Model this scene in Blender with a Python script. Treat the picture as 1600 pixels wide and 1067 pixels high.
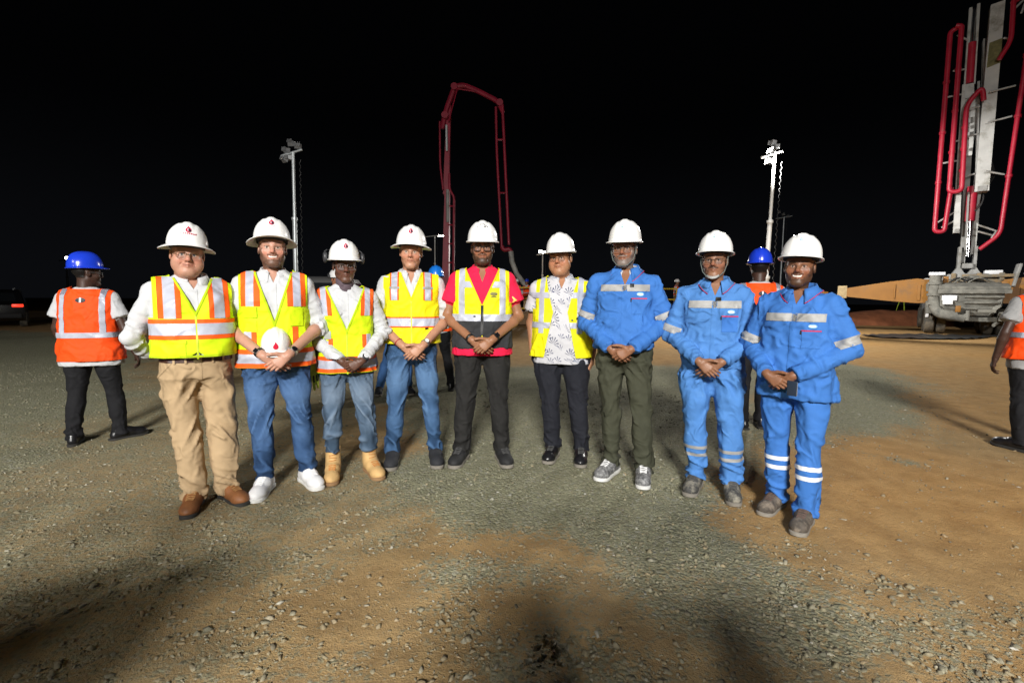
import bpy, bmesh, math, random
import numpy as np
from mathutils import Vector, Matrix
from mathutils.bvhtree import BVHTree

for o in list(bpy.data.objects):
    bpy.data.objects.remove(o, do_unlink=True)
scene = bpy.context.scene
COL = scene.collection
R = math.radians

# ------------------------------------------------------------------ camera
cam_data = bpy.data.cameras.new('camera')
cam_data.sensor_width = 36.0
cam_data.lens = 16.9
cam_data.clip_start = 0.05
cam_data.clip_end = 2000.0
cam = bpy.data.objects.new('camera', cam_data)
COL.objects.link(cam)
_p, _r = R(5.1), R(0.5)
fw = Vector((0, math.cos(_p), -math.sin(_p))); up0 = Vector((0, math.sin(_p), math.cos(_p))); rt0 = Vector((1, 0, 0))
up = up0 * math.cos(_r) - rt0 * math.sin(_r)
rt = rt0 * math.cos(_r) + up0 * math.sin(_r)
mw = Matrix((rt, up, -fw)).transposed().to_4x4()
mw.translation = Vector((0, 0, 1.3))
cam.matrix_world = mw
scene.camera = cam

# ------------------------------------------------------------------ night sky
world = bpy.data.worlds.new('World')
scene.world = world
world.use_nodes = True
wn = world.node_tree.nodes
# faint glow of the site low over the horizon, black above
_wt = world.node_tree
_tc = wn.new('ShaderNodeTexCoord')
_sx = wn.new('ShaderNodeSeparateXYZ')
_wt.links.new(_tc.outputs['Generated'], _sx.inputs[0])
_cr = wn.new('ShaderNodeValToRGB')
_cr.color_ramp.interpolation = 'EASE'
_cr.color_ramp.elements[0].position = 0.0
_cr.color_ramp.elements[0].color = (.62, .68, .85, 1)
_cr.color_ramp.elements[1].position = .34
_cr.color_ramp.elements[1].color = (.10, .11, .14, 1)
_wt.links.new(_sx.outputs['Z'], _cr.inputs[0])
_wt.links.new(_cr.outputs[0], wn['Background'].inputs[0])
wn['Background'].inputs[1].default_value = 0.0050

# ------------------------------------------------------------------ exposure
scene.view_settings.view_transform = 'Standard'
scene.view_settings.look = 'None'
scene.view_settings.exposure = 0.0
scene.view_settings.gamma = 1.0
scene.cycles.use_denoising = True
scene.cycles.max_bounces = 6
scene.cycles.transparent_max_bounces = 12
scene.cycles.caustics_reflective = False
scene.cycles.caustics_refractive = False


def flood(name, loc, target, watts, size=1.2, color=(1.0, 0.975, 0.93), angle=120, blend=0.5):
    """a flood lamp of a light tower: a real spot at its lamp head"""
    l = bpy.data.lights.new(name, 'SPOT')
    l.energy = watts
    l.color = color
    l.shadow_soft_size = size
    l.spot_size = R(angle)
    l.spot_blend = blend
    o = bpy.data.objects.new(name, l)
    COL.objects.link(o)
    o.location = loc
    o.rotation_euler = (Vector(target) - Vector(loc)).to_track_quat('-Z', 'Y').to_euler()
    return o


# the two light towers that stand behind the camera and light the group
TOWER_A = Vector((-9.4, -11.5, 8.8))
TOWER_B = Vector((-0.4, -11.0, 6.9))
flood('flood_light', TOWER_A, (0.5, 5, 0.8), 3000, 0.42)
for _dx in (-.95, -.34, .30, .90):          # its four lamp heads on a wide crossbar
    flood('flood_light', TOWER_B + Vector((_dx, .1 * _dx, .25 * abs(_dx))), (0.8, 5.5, 0.8), 4300, 0.34, angle=96, blend=.85)

# ------------------------------------------------------------------ helpers
_rng = np.random.RandomState(7)
_T = _rng.rand(32, 32, 32).astype(np.float32) * 2 - 1


def vnoise(P):
    P = np.asarray(P, np.float32)
    i = np.floor(P).astype(int)
    f = P - i
    f = f * f * (3 - 2 * f)
    i0 = i & 31
    i1 = (i + 1) & 31
    x0, y0, z0 = i0.T
    x1, y1, z1 = i1.T
    fx, fy, fz = f.T
    a = _T[x0, y0, z0] * (1 - fx) + _T[x1, y0, z0] * fx
    b = _T[x0, y1, z0] * (1 - fx) + _T[x1, y1, z0] * fx
    c = _T[x0, y0, z1] * (1 - fx) + _T[x1, y0, z1] * fx
    d = _T[x0, y1, z1] * (1 - fx) + _T[x1, y1, z1] * fx
    e = a * (1 - fy) + b * fy
    g = c * (1 - fy) + d * fy
    return e * (1 - fz) + g * fz


def fbm(P, n=3):
    s = 0
    a = 1.0
    for k in range(n):
        s = s + a * vnoise(P * (2 ** k) + 11.3 * k)
        a *= 0.5
    return s / 1.75


def sstep(a, b, x):
    t = np.clip((x - a) / (b - a), 0, 1)
    return t * t * (3 - 2 * t)


# ---- materials
MATS = {}


def nn(nt, kind, **kw):
    n = nt.nodes.new(kind)
    for k, v in kw.items():
        setattr(n, k, v)
    return n


def mat(name, color=(.5, .5, .5), rough=.6, metal=0.0, spec=.5, bump=0.0, bscale=60.0, var=0.0, vscale=8.0, attr=None, emit=None,
        stretch=(1, 1, 1), dirt=None, dirt_amt=.0, dscale=5.0, coat=0.0, sheen=0.0, alpha=None, sss=0.0, wrinkle=0.0, wscale=14.0):
    if name in MATS:
        return MATS[name]
    m = bpy.data.materials.new(name)
    m.use_nodes = True
    nt = m.node_tree
    b = nt.nodes['Principled BSDF']
    b.inputs['Base Color'].default_value = (*color, 1)
    b.inputs['Roughness'].default_value = rough
    b.inputs['Metallic'].default_value = metal
    b.inputs['Specular IOR Level'].default_value = spec
    if coat:
        b.inputs['Coat Weight'].default_value = coat
        b.inputs['Coat Roughness'].default_value = .15
    if sheen:
        b.inputs['Sheen Weight'].default_value = sheen
    if sss:
        b.inputs['Subsurface Weight'].default_value = sss
        b.inputs['Subsurface Radius'].default_value = (.012, .005, .003)
        b.inputs['Subsurface Scale'].default_value = 1.0
    tc = nn(nt, 'ShaderNodeTexCoord')
    mp = nn(nt, 'ShaderNodeMapping')
    mp.inputs['Scale'].default_value = stretch
    nt.links.new(tc.outputs['Object'], mp.inputs[0])
    src = None
    if attr:
        a = nn(nt, 'ShaderNodeAttribute', attribute_name=attr)
        src = a.outputs['Color']
    if var:
        n = nn(nt, 'ShaderNodeTexNoise')
        n.inputs['Scale'].default_value = vscale
        n.inputs['Detail'].default_value = 5
        nt.links.new(mp.outputs[0], n.inputs['Vector'])
        mr = nn(nt, 'ShaderNodeMapRange')
        mr.inputs['From Min'].default_value = .3
        mr.inputs['From Max'].default_value = .7
        mr.inputs['To Min'].default_value = 1 - var
        mr.inputs['To Max'].default_value = 1 + var
        nt.links.new(n.outputs['Fac'], mr.inputs['Value'])
        mx = nn(nt, 'ShaderNodeVectorMath', operation='SCALE')
        if src:
            nt.links.new(src, mx.inputs[0])
        else:
            mx.inputs[0].default_value = color
        nt.links.new(mr.outputs[0], mx.inputs['Scale'])
        src = mx.outputs[0]
    if dirt:
        n = nn(nt, 'ShaderNodeTexNoise')
        n.inputs['Scale'].default_value = dscale
        n.inputs['Detail'].default_value = 7
        n.inputs['Roughness'].default_value = .7
        nt.links.new(tc.outputs['Object'], n.inputs['Vector'])
        mr = nn(nt, 'ShaderNodeMapRange')
        mr.inputs['From Min'].default_value = .62 - dirt_amt * .4
        mr.inputs['From Max'].default_value = .80 - dirt_amt * .4
        nt.links.new(n.outputs['Fac'], mr.inputs['Value'])
        mx = nn(nt, 'ShaderNodeMix', data_type='RGBA')
        nt.links.new(mr.outputs[0], mx.inputs[0])
        if src:
            nt.links.new(src, mx.inputs[6])
        else:
            mx.inputs[6].default_value = (*color, 1)
        mx.inputs[7].default_value = (*dirt, 1)
        src = mx.outputs[2]
    if src:
        nt.links.new(src, b.inputs['Base Color'])
    prev = None
    if wrinkle:
        n = nn(nt, 'ShaderNodeTexNoise', noise_type='RIDGED_MULTIFRACTAL')
        n.inputs['Scale'].default_value = wscale
        n.inputs['Detail'].default_value = 2.5
        n.inputs['Roughness'].default_value = .5
        n.inputs['Distortion'].default_value = .9
        nt.links.new(mp.outputs[0], n.inputs['Vector'])
        bp = nn(nt, 'ShaderNodeBump')
        bp.inputs['Strength'].default_value = wrinkle
        bp.inputs['Distance'].default_value = .02
        nt.links.new(n.outputs['Fac'], bp.inputs['Height'])
        prev = bp
    if bump:
        n = nn(nt, 'ShaderNodeTexNoise')
        n.inputs['Scale'].default_value = bscale
        n.inputs['Detail'].default_value = 4
        nt.links.new(mp.outputs[0], n.inputs['Vector'])
        bp = nn(nt, 'ShaderNodeBump')
        bp.inputs['Strength'].default_value = bump
        bp.inputs['Distance'].default_value = .01
        nt.links.new(n.outputs['Fac'], bp.inputs['Height'])
        if prev:
            nt.links.new(prev.outputs[0], bp.inputs['Normal'])
        prev = bp
    if prev:
        nt.links.new(prev.outputs[0], b.inputs['Normal'])
    if emit:
        b.inputs['Emission Color'].default_value = (*emit[0], 1)
        b.inputs['Emission Strength'].default_value = emit[1]
    MATS[name] = m
    return m


def glass_mat():
    if 'lens' in MATS:
        return MATS['lens']
    m = bpy.data.materials.new('lens')
    m.use_nodes = True
    nt = m.node_tree
    nt.nodes.clear()
    out = nn(nt, 'ShaderNodeOutputMaterial')
    t = nn(nt, 'ShaderNodeBsdfTransparent')
    t.inputs[0].default_value = (.93, .94, .95, 1)
    g = nn(nt, 'ShaderNodeBsdfGlossy')
    g.inputs['Roughness'].default_value = .06
    mx = nn(nt, 'ShaderNodeMixShader')
    mx.inputs[0].default_value = .06
    nt.links.new(t.outputs[0], mx.inputs[1])
    nt.links.new(g.outputs[0], mx.inputs[2])
    nt.links.new(mx.outputs[0], out.inputs[0])
    MATS['lens'] = m
    return m


# ---- mesh creation
def new_obj(name, me, m=None, parent=None):
    o = bpy.data.objects.new(name, me)
    COL.objects.link(o)
    if m is not None:
        me.materials.clear()
        me.materials.append(m)
    if parent is not None:
        o.parent = parent
    return o


def mk(name, V, F, m=None, parent=None, smooth=True, color=None):
    """mesh object from arrays; F an (n,3|4) array or a list of index lists"""
    me = bpy.data.meshes.new(name)
    V = np.asarray(V, np.float32)
    if isinstance(F, np.ndarray):
        n, k = F.shape
        me.vertices.add(len(V))
        me.vertices.foreach_set('co', V.ravel())
        me.loops.add(n * k)
        me.loops.foreach_set('vertex_index', F.astype(np.int32).ravel())
        me.polygons.add(n)
        me.polygons.foreach_set('loop_start', np.arange(0, n * k, k, dtype=np.int32))
        me.update(calc_edges=True)
    else:
        me.from_pydata([tuple(map(float, v)) for v in V], [], [tuple(int(i) for i in f) for f in F])
        me.update()
    if smooth:
        me.polygons.foreach_set('use_smooth', np.ones(len(me.polygons), bool))
    if color is not None:
        ca = me.color_attributes.new('Col', 'FLOAT_COLOR', 'POINT')
        c = np.ones((len(V), 4), np.float32)
        c[:, :3] = color
        ca.data.foreach_set('color', c.ravel())
    return new_obj(name, me, m, parent)


def tag(o, label=None, cat=None, group=None, kind=None):
    if label:
        o['label'] = label
    if cat:
        o['category'] = cat
    if group:
        o['group'] = group
    if kind:
        o['kind'] = kind
    return o


def empty(name, loc=(0, 0, 0), rz=0.0):
    o = bpy.data.objects.new(name, None)
    COL.objects.link(o)
    o.location = loc
    o.rotation_euler = (0, 0, rz)
    o.empty_display_size = .2
    return o


class MB:
    """collects simple solids into one mesh"""

    def __init__(self):
        self.V = []
        self.F = []

    def add(self, V, F):
        k = len(self.V)
        self.V += [tuple(v) for v in V]
        self.F += [[i + k for i in f] for f in F]
        return self

    def box(self, c, s, rot=None, taper=None):
        x, y, z = (a / 2 for a in s)
        vs = [Vector((sx * x, sy * y, sz * z)) for sz in (-1, 1) for sy in (-1, 1) for sx in (-1, 1)]
        if taper:
            for v in vs[4:]:
                v.x *= taper
                v.y *= taper
        if rot is not None:
            vs = [rot @ v for v in vs]
        c = Vector(c)
        return self.add([v + c for v in vs], [[0, 2, 3, 1], [4, 5, 7, 6], [0, 1, 5, 4], [2, 6, 7, 3], [0, 4, 6, 2], [1, 3, 7, 5]])

    def bevbox(self, c, s, b=.02, rot=None):
        bm = bmesh.new()
        bmesh.ops.create_cube(bm, size=1)
        for v in bm.verts:
            v.co = Vector((v.co.x * s[0], v.co.y * s[1], v.co.z * s[2]))
        bmesh.ops.bevel(bm, geom=list(bm.edges), offset=b, segments=2, affect='EDGES', profile=.6)
        c = Vector(c)
        vs = [(rot @ v.co if rot is not None else v.co) + c for v in bm.verts]
        bm.verts.index_update()
        fs = [[v.index for v in f.verts] for f in bm.faces]
        bm.free()
        return self.add(vs, fs)

    def tube(self, pts, r, n=10, cap=True):
        pts = [Vector(p) for p in pts]
        rs = r if isinstance(r, (list, tuple)) else [r] * len(pts)
        rings = []
        prevx = None
        for i, p in enumerate(pts):
            if i == 0:
                t = pts[1] - pts[0]
            elif i == len(pts) - 1:
                t = pts[-1] - pts[-2]
            else:
                t = (pts[i + 1] - p).normalized() + (p - pts[i - 1]).normalized()
            t.normalize()
            if prevx is None:
                a = Vector((0, 0, 1)) if abs(t.z) < .9 else Vector((1, 0, 0))
                x = t.cross(a).normalized()
            else:
                x = (prevx - t * prevx.dot(t)).normalized()
            prevx = x
            y = t.cross(x)
            rings.append([p + (x * math.cos(2 * math.pi * k / n) + y * math.sin(2 * math.pi * k / n)) * rs[i] for k in range(n)])
        V = [v for ring in rings for v in ring]
        F = []
        for i in range(len(rings) - 1):
            for k in range(n):
                F.append([i * n + k, i * n + (k + 1) % n, (i + 1) * n + (k + 1) % n, (i + 1) * n + k])
        if cap:
            F.append(list(range(n))[::-1])
            F.append([(len(rings) - 1) * n + k for k in range(n)])
        return self.add(V, F)

    def cyl(self, a, b, r, n=16, r2=None):
        return self.tube([a, b], [r, r if r2 is None else r2], n)

    def prism(self, poly, axis_o, ux, uy, uz, depth):
        """extrude a 2-D outline (ux,uy plane at axis_o) along uz, centred"""
        o, ux, uy, uz = Vector(axis_o), Vector(ux), Vector(uy), Vector(uz)
        n = len(poly)
        V = [o + ux * x + uy * y - uz * depth / 2 for x, y in poly] + [o + ux * x + uy * y + uz * depth / 2 for x, y in poly]
        F = [list(range(n))[::-1], list(range(n, 2 * n))]
        for k in range(n):
            F.append([k, (k + 1) % n, n + (k + 1) % n, n + k])
        return self.add(V, F)

    def lathe(self, prof, c, n=24, axis='z'):
        V = []
        for r, h in prof:
            for k in range(n):
                a = 2 * math.pi * k / n
                p = (r * math.cos(a), r * math.sin(a), h)
                if axis == 'x':
                    p = (p[2], p[0], p[1])
                elif axis == 'y':
                    p = (p[0], p[2], p[1])
                V.append(Vector(p) + Vector(c))
        F = []
        for i in range(len(prof) - 1):
            for k in range(n):
                F.append([i * n + k, i * n + (k + 1) % n, (i + 1) * n + (k + 1) % n, (i + 1) * n + k])
        F.append(list(range(n))[::-1])
        F.append([(len(prof) - 1) * n + k for k in range(n)])
        return self.add(V, F)

    def build(self, name, m, parent=None, smooth=False, loc=None):
        o = mk(name, self.V, self.F, m, parent, smooth)
        bm = bmesh.new()
        bm.from_mesh(o.data)
        bmesh.ops.recalc_face_normals(bm, faces=bm.faces)
        bm.to_mesh(o.data)
        bm.free()
        if smooth:
            o.data.set_sharp_from_angle(angle=R(40))
        if loc:
            o.location = loc
        return o


def bend(pts, r=.2, n=5):
    """rounds the corners of a polyline"""
    pts = [Vector(p) for p in pts]
    out = [pts[0]]
    for i in range(1, len(pts) - 1):
        a, b, c = pts[i - 1], pts[i], pts[i + 1]
        d1 = (a - b)
        d2 = (c - b)
        q = min(r, d1.length * .45, d2.length * .45)
        p1 = b + d1.normalized() * q
        p2 = b + d2.normalized() * q
        for k in range(n + 1):
            t = k / n
            out.append(p1 * (1 - t) ** 2 + b * 2 * t * (1 - t) + p2 * t * t)
    out.append(pts[-1])
    return out
# ------------------------------------------------------------------ signed-distance modelling (bodies and clothes)
class Field:
    def __init__(self, lo, hi, h):
        self.lo = np.array(lo, np.float32)
        self.h = h
        n = np.ceil((np.array(hi) - self.lo) / h).astype(int) + 1
        self.ax = [(self.lo[i] + h * np.arange(n[i])).astype(np.float32) for i in range(3)]
        self.d = np.full(n, .5, np.float32)

    def win(self, lo, hi, m):
        sl = []
        for i in range(3):
            a = np.searchsorted(self.ax[i], lo[i] - m)
            b = np.searchsorted(self.ax[i], hi[i] + m)
            if b <= a:
                return None
            sl.append(slice(a, b))
        X = self.ax[0][sl[0]][:, None, None]
        Y = self.ax[1][sl[1]][None, :, None]
        Z = self.ax[2][sl[2]][None, None, :]
        return tuple(sl), X, Y, Z

    def put(self, fn, lo, hi, k=.0, cut=False):
        w = self.win(lo, hi, k + 4 * self.h + .02)
        if w is None:
            return
        sl, X, Y, Z = w
        d = fn(X, Y, Z).astype(np.float32)
        a = self.d[sl]
        if cut:
            if k:
                h = np.maximum(k - np.abs(a + d), 0) / k
                self.d[sl] = np.maximum(a, -d) + h * h * k * .25
            else:
                self.d[sl] = np.maximum(a, -d)
        else:
            if k:
                h = np.maximum(k - np.abs(a - d), 0) / k
                self.d[sl] = np.minimum(a, d) - h * h * k * .25
            else:
                self.d[sl] = np.minimum(a, d)

    def cone(self, a, b, ra, rb, k=.0, cut=False, sq=(1, 1, 1)):
        a = np.array(a, np.float32)
        b = np.array(b, np.float32)
        s = np.array(sq, np.float32)
        ba = (b - a) / s
        L = float(ba @ ba) + 1e-9
        ms = float(s.min())

        def fn(X, Y, Z):
            x, y, z = (X - a[0]) / s[0], (Y - a[1]) / s[1], (Z - a[2]) / s[2]
            t = np.clip((x * ba[0] + y * ba[1] + z * ba[2]) / L, 0, 1)
            return (np.sqrt((x - ba[0] * t) ** 2 + (y - ba[1] * t) ** 2 + (z - ba[2] * t) ** 2) - (ra + (rb - ra) * t)) * ms
        r = max(ra, rb) * float(s.max())
        self.put(fn, np.minimum(a, b) - r, np.maximum(a, b) + r, k, cut)

    def ball(self, c, r, k=.0, cut=False):
        r = np.array(r if hasattr(r, '__len__') else (r, r, r), np.float32)
        c = np.array(c, np.float32)

        def fn(X, Y, Z):
            x, y, z = X - c[0], Y - c[1], Z - c[2]
            k0 = np.sqrt((x / r[0]) ** 2 + (y / r[1]) ** 2 + (z / r[2]) ** 2)
            k1 = np.sqrt((x / r[0] ** 2) ** 2 + (y / r[1] ** 2) ** 2 + (z / r[2] ** 2) ** 2) + 1e-6
            return k0 * (k0 - 1) / k1
        self.put(fn, c - r, c + r, k, cut)

    def loft(self, tab, k=.0, p=2.0, z0=None, z1=None):
        """tab rows (z, cx, cy, rx, ry)"""
        T = np.array(sorted(tab), np.float32)
        zz = np.linspace(T[0, 0], T[-1, 0], 240)
        cols = []
        for j in range(1, 5):
            c = np.interp(zz, T[:, 0], T[:, j])
            w = 15
            cp = np.pad(c, w, mode='edge')
            ker = np.hanning(2 * w + 1)
            ker /= ker.sum()
            cols.append(np.convolve(cp, ker, 'valid'))
        za, zb = T[0, 0] if z0 is None else z0, T[-1, 0] if z1 is None else z1

        def fn(X, Y, Z):
            z = Z.ravel()
            cx, cy, rx, ry = (np.interp(z, zz, c)[None, None, :] for c in cols)
            if p == 2.0:
                q = np.sqrt(((X - cx) / rx) ** 2 + ((Y - cy) / ry) ** 2)
            else:
                q = (np.abs((X - cx) / rx) ** p + np.abs((Y - cy) / ry) ** p) ** (1 / p)
            d = (q - 1) * np.minimum(rx, ry)
            return np.maximum(d, np.maximum(Z - zb, za - Z))
        lo = (float((T[:, 1] - T[:, 3]).min()), float((T[:, 2] - T[:, 4]).min()), za)
        hi = (float((T[:, 1] + T[:, 3]).max()), float((T[:, 2] + T[:, 4]).max()), zb)
        self.put(fn, lo, hi, k)

    def half(self, n, p0, keep_below=True):
        """keep the side of the plane where n.(p-p0) < 0"""
        n = np.array(n, np.float32)
        X = self.ax[0][:, None, None]
        Y = self.ax[1][None, :, None]
        Z = self.ax[2][None, None, :]
        d = (X - p0[0]) * n[0] + (Y - p0[1]) * n[1] + (Z - p0[2]) * n[2]
        self.d = np.maximum(self.d, d)

    def mesh(self, iso=0.0):
        return surfnet(self.d - iso if iso else self.d, self.lo, self.h)


_CORN = [(i, j, k) for i in (0, 1) for j in (0, 1) for k in (0, 1)]
_EDG = [(a, b) for a in range(8) for b in range(a + 1, 8) if sum(abs(_CORN[a][i] - _CORN[b][i]) for i in range(3)) == 1]


def surfnet(d, lo, h):
    s = d < 0
    nx, ny, nz = d.shape
    cnt = np.zeros((nx - 1, ny - 1, nz - 1), np.int8)
    for i, j, k in _CORN:
        cnt += s[i:nx - 1 + i, j:ny - 1 + j, k:nz - 1 + k]
    act = (cnt > 0) & (cnt < 8)
    I = np.argwhere(act)
    if len(I) == 0:
        return np.zeros((0, 3), np.float32), np.zeros((0, 4), np.int32)
    idx = np.full(act.shape, -1, np.int32)
    idx[act] = np.arange(len(I))
    cv = np.stack([d[I[:, 0] + a, I[:, 1] + b, I[:, 2] + c] for a, b, c in _CORN], 1)
    acc = np.zeros((len(I), 3), np.float32)
    num = np.zeros(len(I), np.float32)
    for a, b in _EDG:
        va, vb = cv[:, a], cv[:, b]
        m = (va < 0) != (vb < 0)
        t = np.where(m, va / np.where(m, va - vb, 1), 0)[:, None]
        pa, pb = np.array(_CORN[a], np.float32), np.array(_CORN[b], np.float32)
        acc += np.where(m[:, None], pa + (pb - pa) * t, 0)
        num += m
    V = (I + acc / num[:, None]) * h + lo
    Q = []
    for ax in range(3):
        sl0 = [slice(1, -1)] * 3
        sl1 = [slice(1, -1)] * 3
        sl0[ax] = slice(0, -1)
        sl1[ax] = slice(1, None)
        a, b = s[tuple(sl0)], s[tuple(sl1)]
        E = np.argwhere(a != b)
        if len(E) == 0:
            continue
        flip = a[tuple(E.T)]
        off = np.ones(3, int)
        off[ax] = 0
        g = E + off
        u, v = (ax + 1) % 3, (ax + 2) % 3

        def cell(du, dv):
            q = g.copy()
            q[:, u] -= du
            q[:, v] -= dv
            return idx[tuple(q.T)]
        q = np.stack([cell(1, 1), cell(0, 1), cell(0, 0), cell(1, 0)], 1)
        q[~flip] = q[~flip][:, ::-1]
        Q.append(q)
    F = np.concatenate(Q)
    F = F[(F >= 0).all(1)]
    return V.astype(np.float32), F.astype(np.int32)


def vnormals(V, F):
    n = np.cross(V[F[:, 2]] - V[F[:, 0]], V[F[:, 3]] - V[F[:, 1]])
    N = np.zeros_like(V)
    for k in range(4):
        np.add.at(N, F[:, k], n)
    return N / (np.linalg.norm(N, axis=1, keepdims=True) + 1e-9)


def relax(V, F, n=1, w=.5):
    for _ in range(n):
        A = np.zeros_like(V)
        c = np.zeros(len(V), np.float32)
        for k in range(4):
            np.add.at(A, F[:, k], V[F[:, (k + 1) % 4]])
            np.add.at(A, F[:, k], V[F[:, (k + 3) % 4]])
            np.add.at(c, F[:, k], 2)
        V = V * (1 - w) + A / np.maximum(c, 1)[:, None] * w
    return V


def merge(parts):
    Vs, Fs, k = [], [], 0
    for V, F in parts:
        Vs.append(V)
        Fs.append(F + k)
        k += len(V)
    return np.concatenate(Vs), np.concatenate(Fs)


def to_bm(V, F):
    bm = bmesh.new()
    used = np.unique(F)
    remap = np.zeros(len(V), int)
    remap[used] = np.arange(len(used))
    vs = [bm.verts.new(tuple(v)) for v in V[used].tolist()]
    for f in remap[F].tolist():
        try:
            bm.faces.new([vs[i] for i in f])
        except ValueError:
            pass
    return bm


def prefilter(V, F, planes, margin=.03):
    keep = np.ones(len(F), bool)
    C = V[F].mean(1)
    for n, p in planes:
        keep &= ((C - np.array(p)) @ np.array(n)) < margin
    return F[keep]


def patch(name, V, F, planes, off, m, parent, thick=0.0, scale=1.0):
    """piece of a garment: the part of its surface inside the planes (n.(p-p0)<0), lifted by off along the normals"""
    N = vnormals(V, F)
    F2 = prefilter(V, F, planes)
    if len(F2) == 0:
        return None
    Vo = V + N * off
    bm = to_bm(Vo, F2)
    for n, p in planes:
        n = Vector(n)
        bmesh.ops.bisect_plane(bm, geom=bm.verts[:] + bm.edges[:] + bm.faces[:], dist=1e-5, plane_co=Vector(p), plane_no=n, clear_outer=True)
    if not bm.faces:
        bm.free()
        return None
    if thick:
        bmesh.ops.solidify(bm, geom=bm.faces[:], thickness=thick)
    if scale != 1.0:
        for v in bm.verts:
            v.co *= scale
    return bm_obj(name, bm, m, parent)


def bm_obj(name, bm, m, parent, smooth=True):
    me = bpy.data.meshes.new(name)
    bm.to_mesh(me)
    bm.free()
    if smooth:
        me.polygons.foreach_set('use_smooth', np.ones(len(me.polygons), bool))
        me.set_sharp_from_angle(angle=R(55))
    return new_obj(name, me, m, parent)


def planes_box(x0=None, x1=None, z0=None, z1=None, front=None):
    P = []
    if x0 is not None:
        P.append(((-1, 0, 0), (x0, 0, 0)))
    if x1 is not None:
        P.append(((1, 0, 0), (x1, 0, 0)))
    if z0 is not None:
        P.append(((0, 0, -1), (0, 0, z0)))
    if z1 is not None:
        P.append(((0, 0, 1), (0, 0, z1)))
    if front == 'f':
        P.append(((0, 1, 0), (0, 0.03, 0)))
    if front == 'b':
        P.append(((0, -1, 0), (0, -0.03, 0)))
    return P
# ------------------------------------------------------------------ ground: orange laterite soil with spread crusher-run gravel
def poly_sd(P, poly):
    """signed distance to a polygon (negative inside)"""
    poly = np.array(poly, np.float32)
    d = np.full(len(P), 1e9, np.float32)
    ins = np.zeros(len(P), bool)
    n = len(poly)
    for i in range(n):
        a, b = poly[i], poly[(i + 1) % n]
        ba = b - a
        t = np.clip(((P - a) @ ba) / (ba @ ba), 0, 1)
        d = np.minimum(d, np.linalg.norm(P - a - t[:, None] * ba, axis=1))
        c = ((a[1] > P[:, 1]) != (b[1] > P[:, 1]))
        with np.errstate(divide='ignore', invalid='ignore'):
            xi = (b[0] - a[0]) * (P[:, 1] - a[1]) / (b[1] - a[1] + 1e-12) + a[0]
        ins ^= c & (P[:, 0] < xi)
    return np.where(ins, -d, d)


G_MID = [(-1.1, 4.06), (-0.97, 3.1), (-0.56, 2.62), (-0.12, 2.36), (0.32, 2.24), (0.67, 1.92), (1.1, 1.50), (1.5, 1.2), (2.3, 1.2), (2.0, 1.75), (1.72, 1.98), (1.54, 2.23), (1.35, 2.54), (1.67, 3.27), (3.0, 5.66), (5.0, 8.6), (4.31, 9.9), (0.64, 9.2), (-1.6, 8.6), (-2.2, 6.5)]
G_RIGHT = [(4.5, 9.5), (6.9, 10.6), (7.4, 9.2), (6.31, 7.02), (4.53, 5.12), (3.29, 4.38), (2.6, 4.1), (2.2, 4.16), (3.2, 6.6)]
G_STREAK = [(2.8, 4.33), (3.37, 4.1), (3.45, 3.75), (3.2, 3.6), (2.85, 3.95)]
G_LEFT = [(-30, 22), (-11.4, 15.2), (-5.0, 7.6), (-3.6, 4.2), (-2.9, 2.6), (-3.6, 1.2), (-12, 1.0), (-30, 8)]


def soil_masks(P):
    """0..1 gravel cover and 0..1 redness of the soil between"""
    n1 = fbm(np.c_[P * .9, np.zeros(len(P))] + 3.1, 4)
    n2 = fbm(np.c_[P * 3.2, np.ones(len(P)) * 5], 3)
    wob = (n1 * .45 + n2 * .28) * (1 + 1.0 * sstep(3.0, 1.8, P[:, 1]))
    sc = .22 + .05 * np.abs(P[:, 1])
    gmid = (1 - .35 * sstep(2.9, 2.0, P[:, 1])) * sstep(.9, -1.2, (poly_sd(P, G_MID) + wob) / (sc + .12))
    grt = sstep(.9, -1.2, (poly_sd(P, G_RIGHT) + wob) / (sc + .12))
    gst = sstep(1, -1, (poly_sd(P, G_STREAK) + wob * .7) / .2) * .8
    glf = sstep(.8, -1.2, (poly_sd(P, G_LEFT) + wob * 2) / (sc + .5)) * .9
    # thin scatter over the rest of the forecourt on the left
    thin = .50 * sstep(1.0, -1.2, P[:, 0] + .2 * P[:, 1] - .1 + n1) * sstep(9, 6, P[:, 1]) + n2 * .16
    thin = np.maximum(thin, (.34 + n2 * .42) * sstep(4.2, 3.0, P[:, 1]) * sstep(2.2, .6, P[:, 0]))
    g = np.clip(np.maximum.reduce([gmid, grt, gst, glf, thin]), 0, 1)
    red = np.clip(.22 + .55 * n1 + .55 * sstep(.2, 2.4, P[:, 0]) - .30 * sstep(-.4, -2.2, P[:, 0]), 0, 1)
    red = np.maximum(red, sstep(9.0, 10.5, P[:, 1] - .1 * np.abs(P[:, 0])) * .75)
    return g, red, n1, n2


def ground_z(P):
    d = np.hypot(P[:, 0], P[:, 1])
    z = fbm(np.c_[P * .55, np.zeros(len(P))] + 9, 3) * .018 * sstep(1, 4, d)
    return z * 1.0


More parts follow.
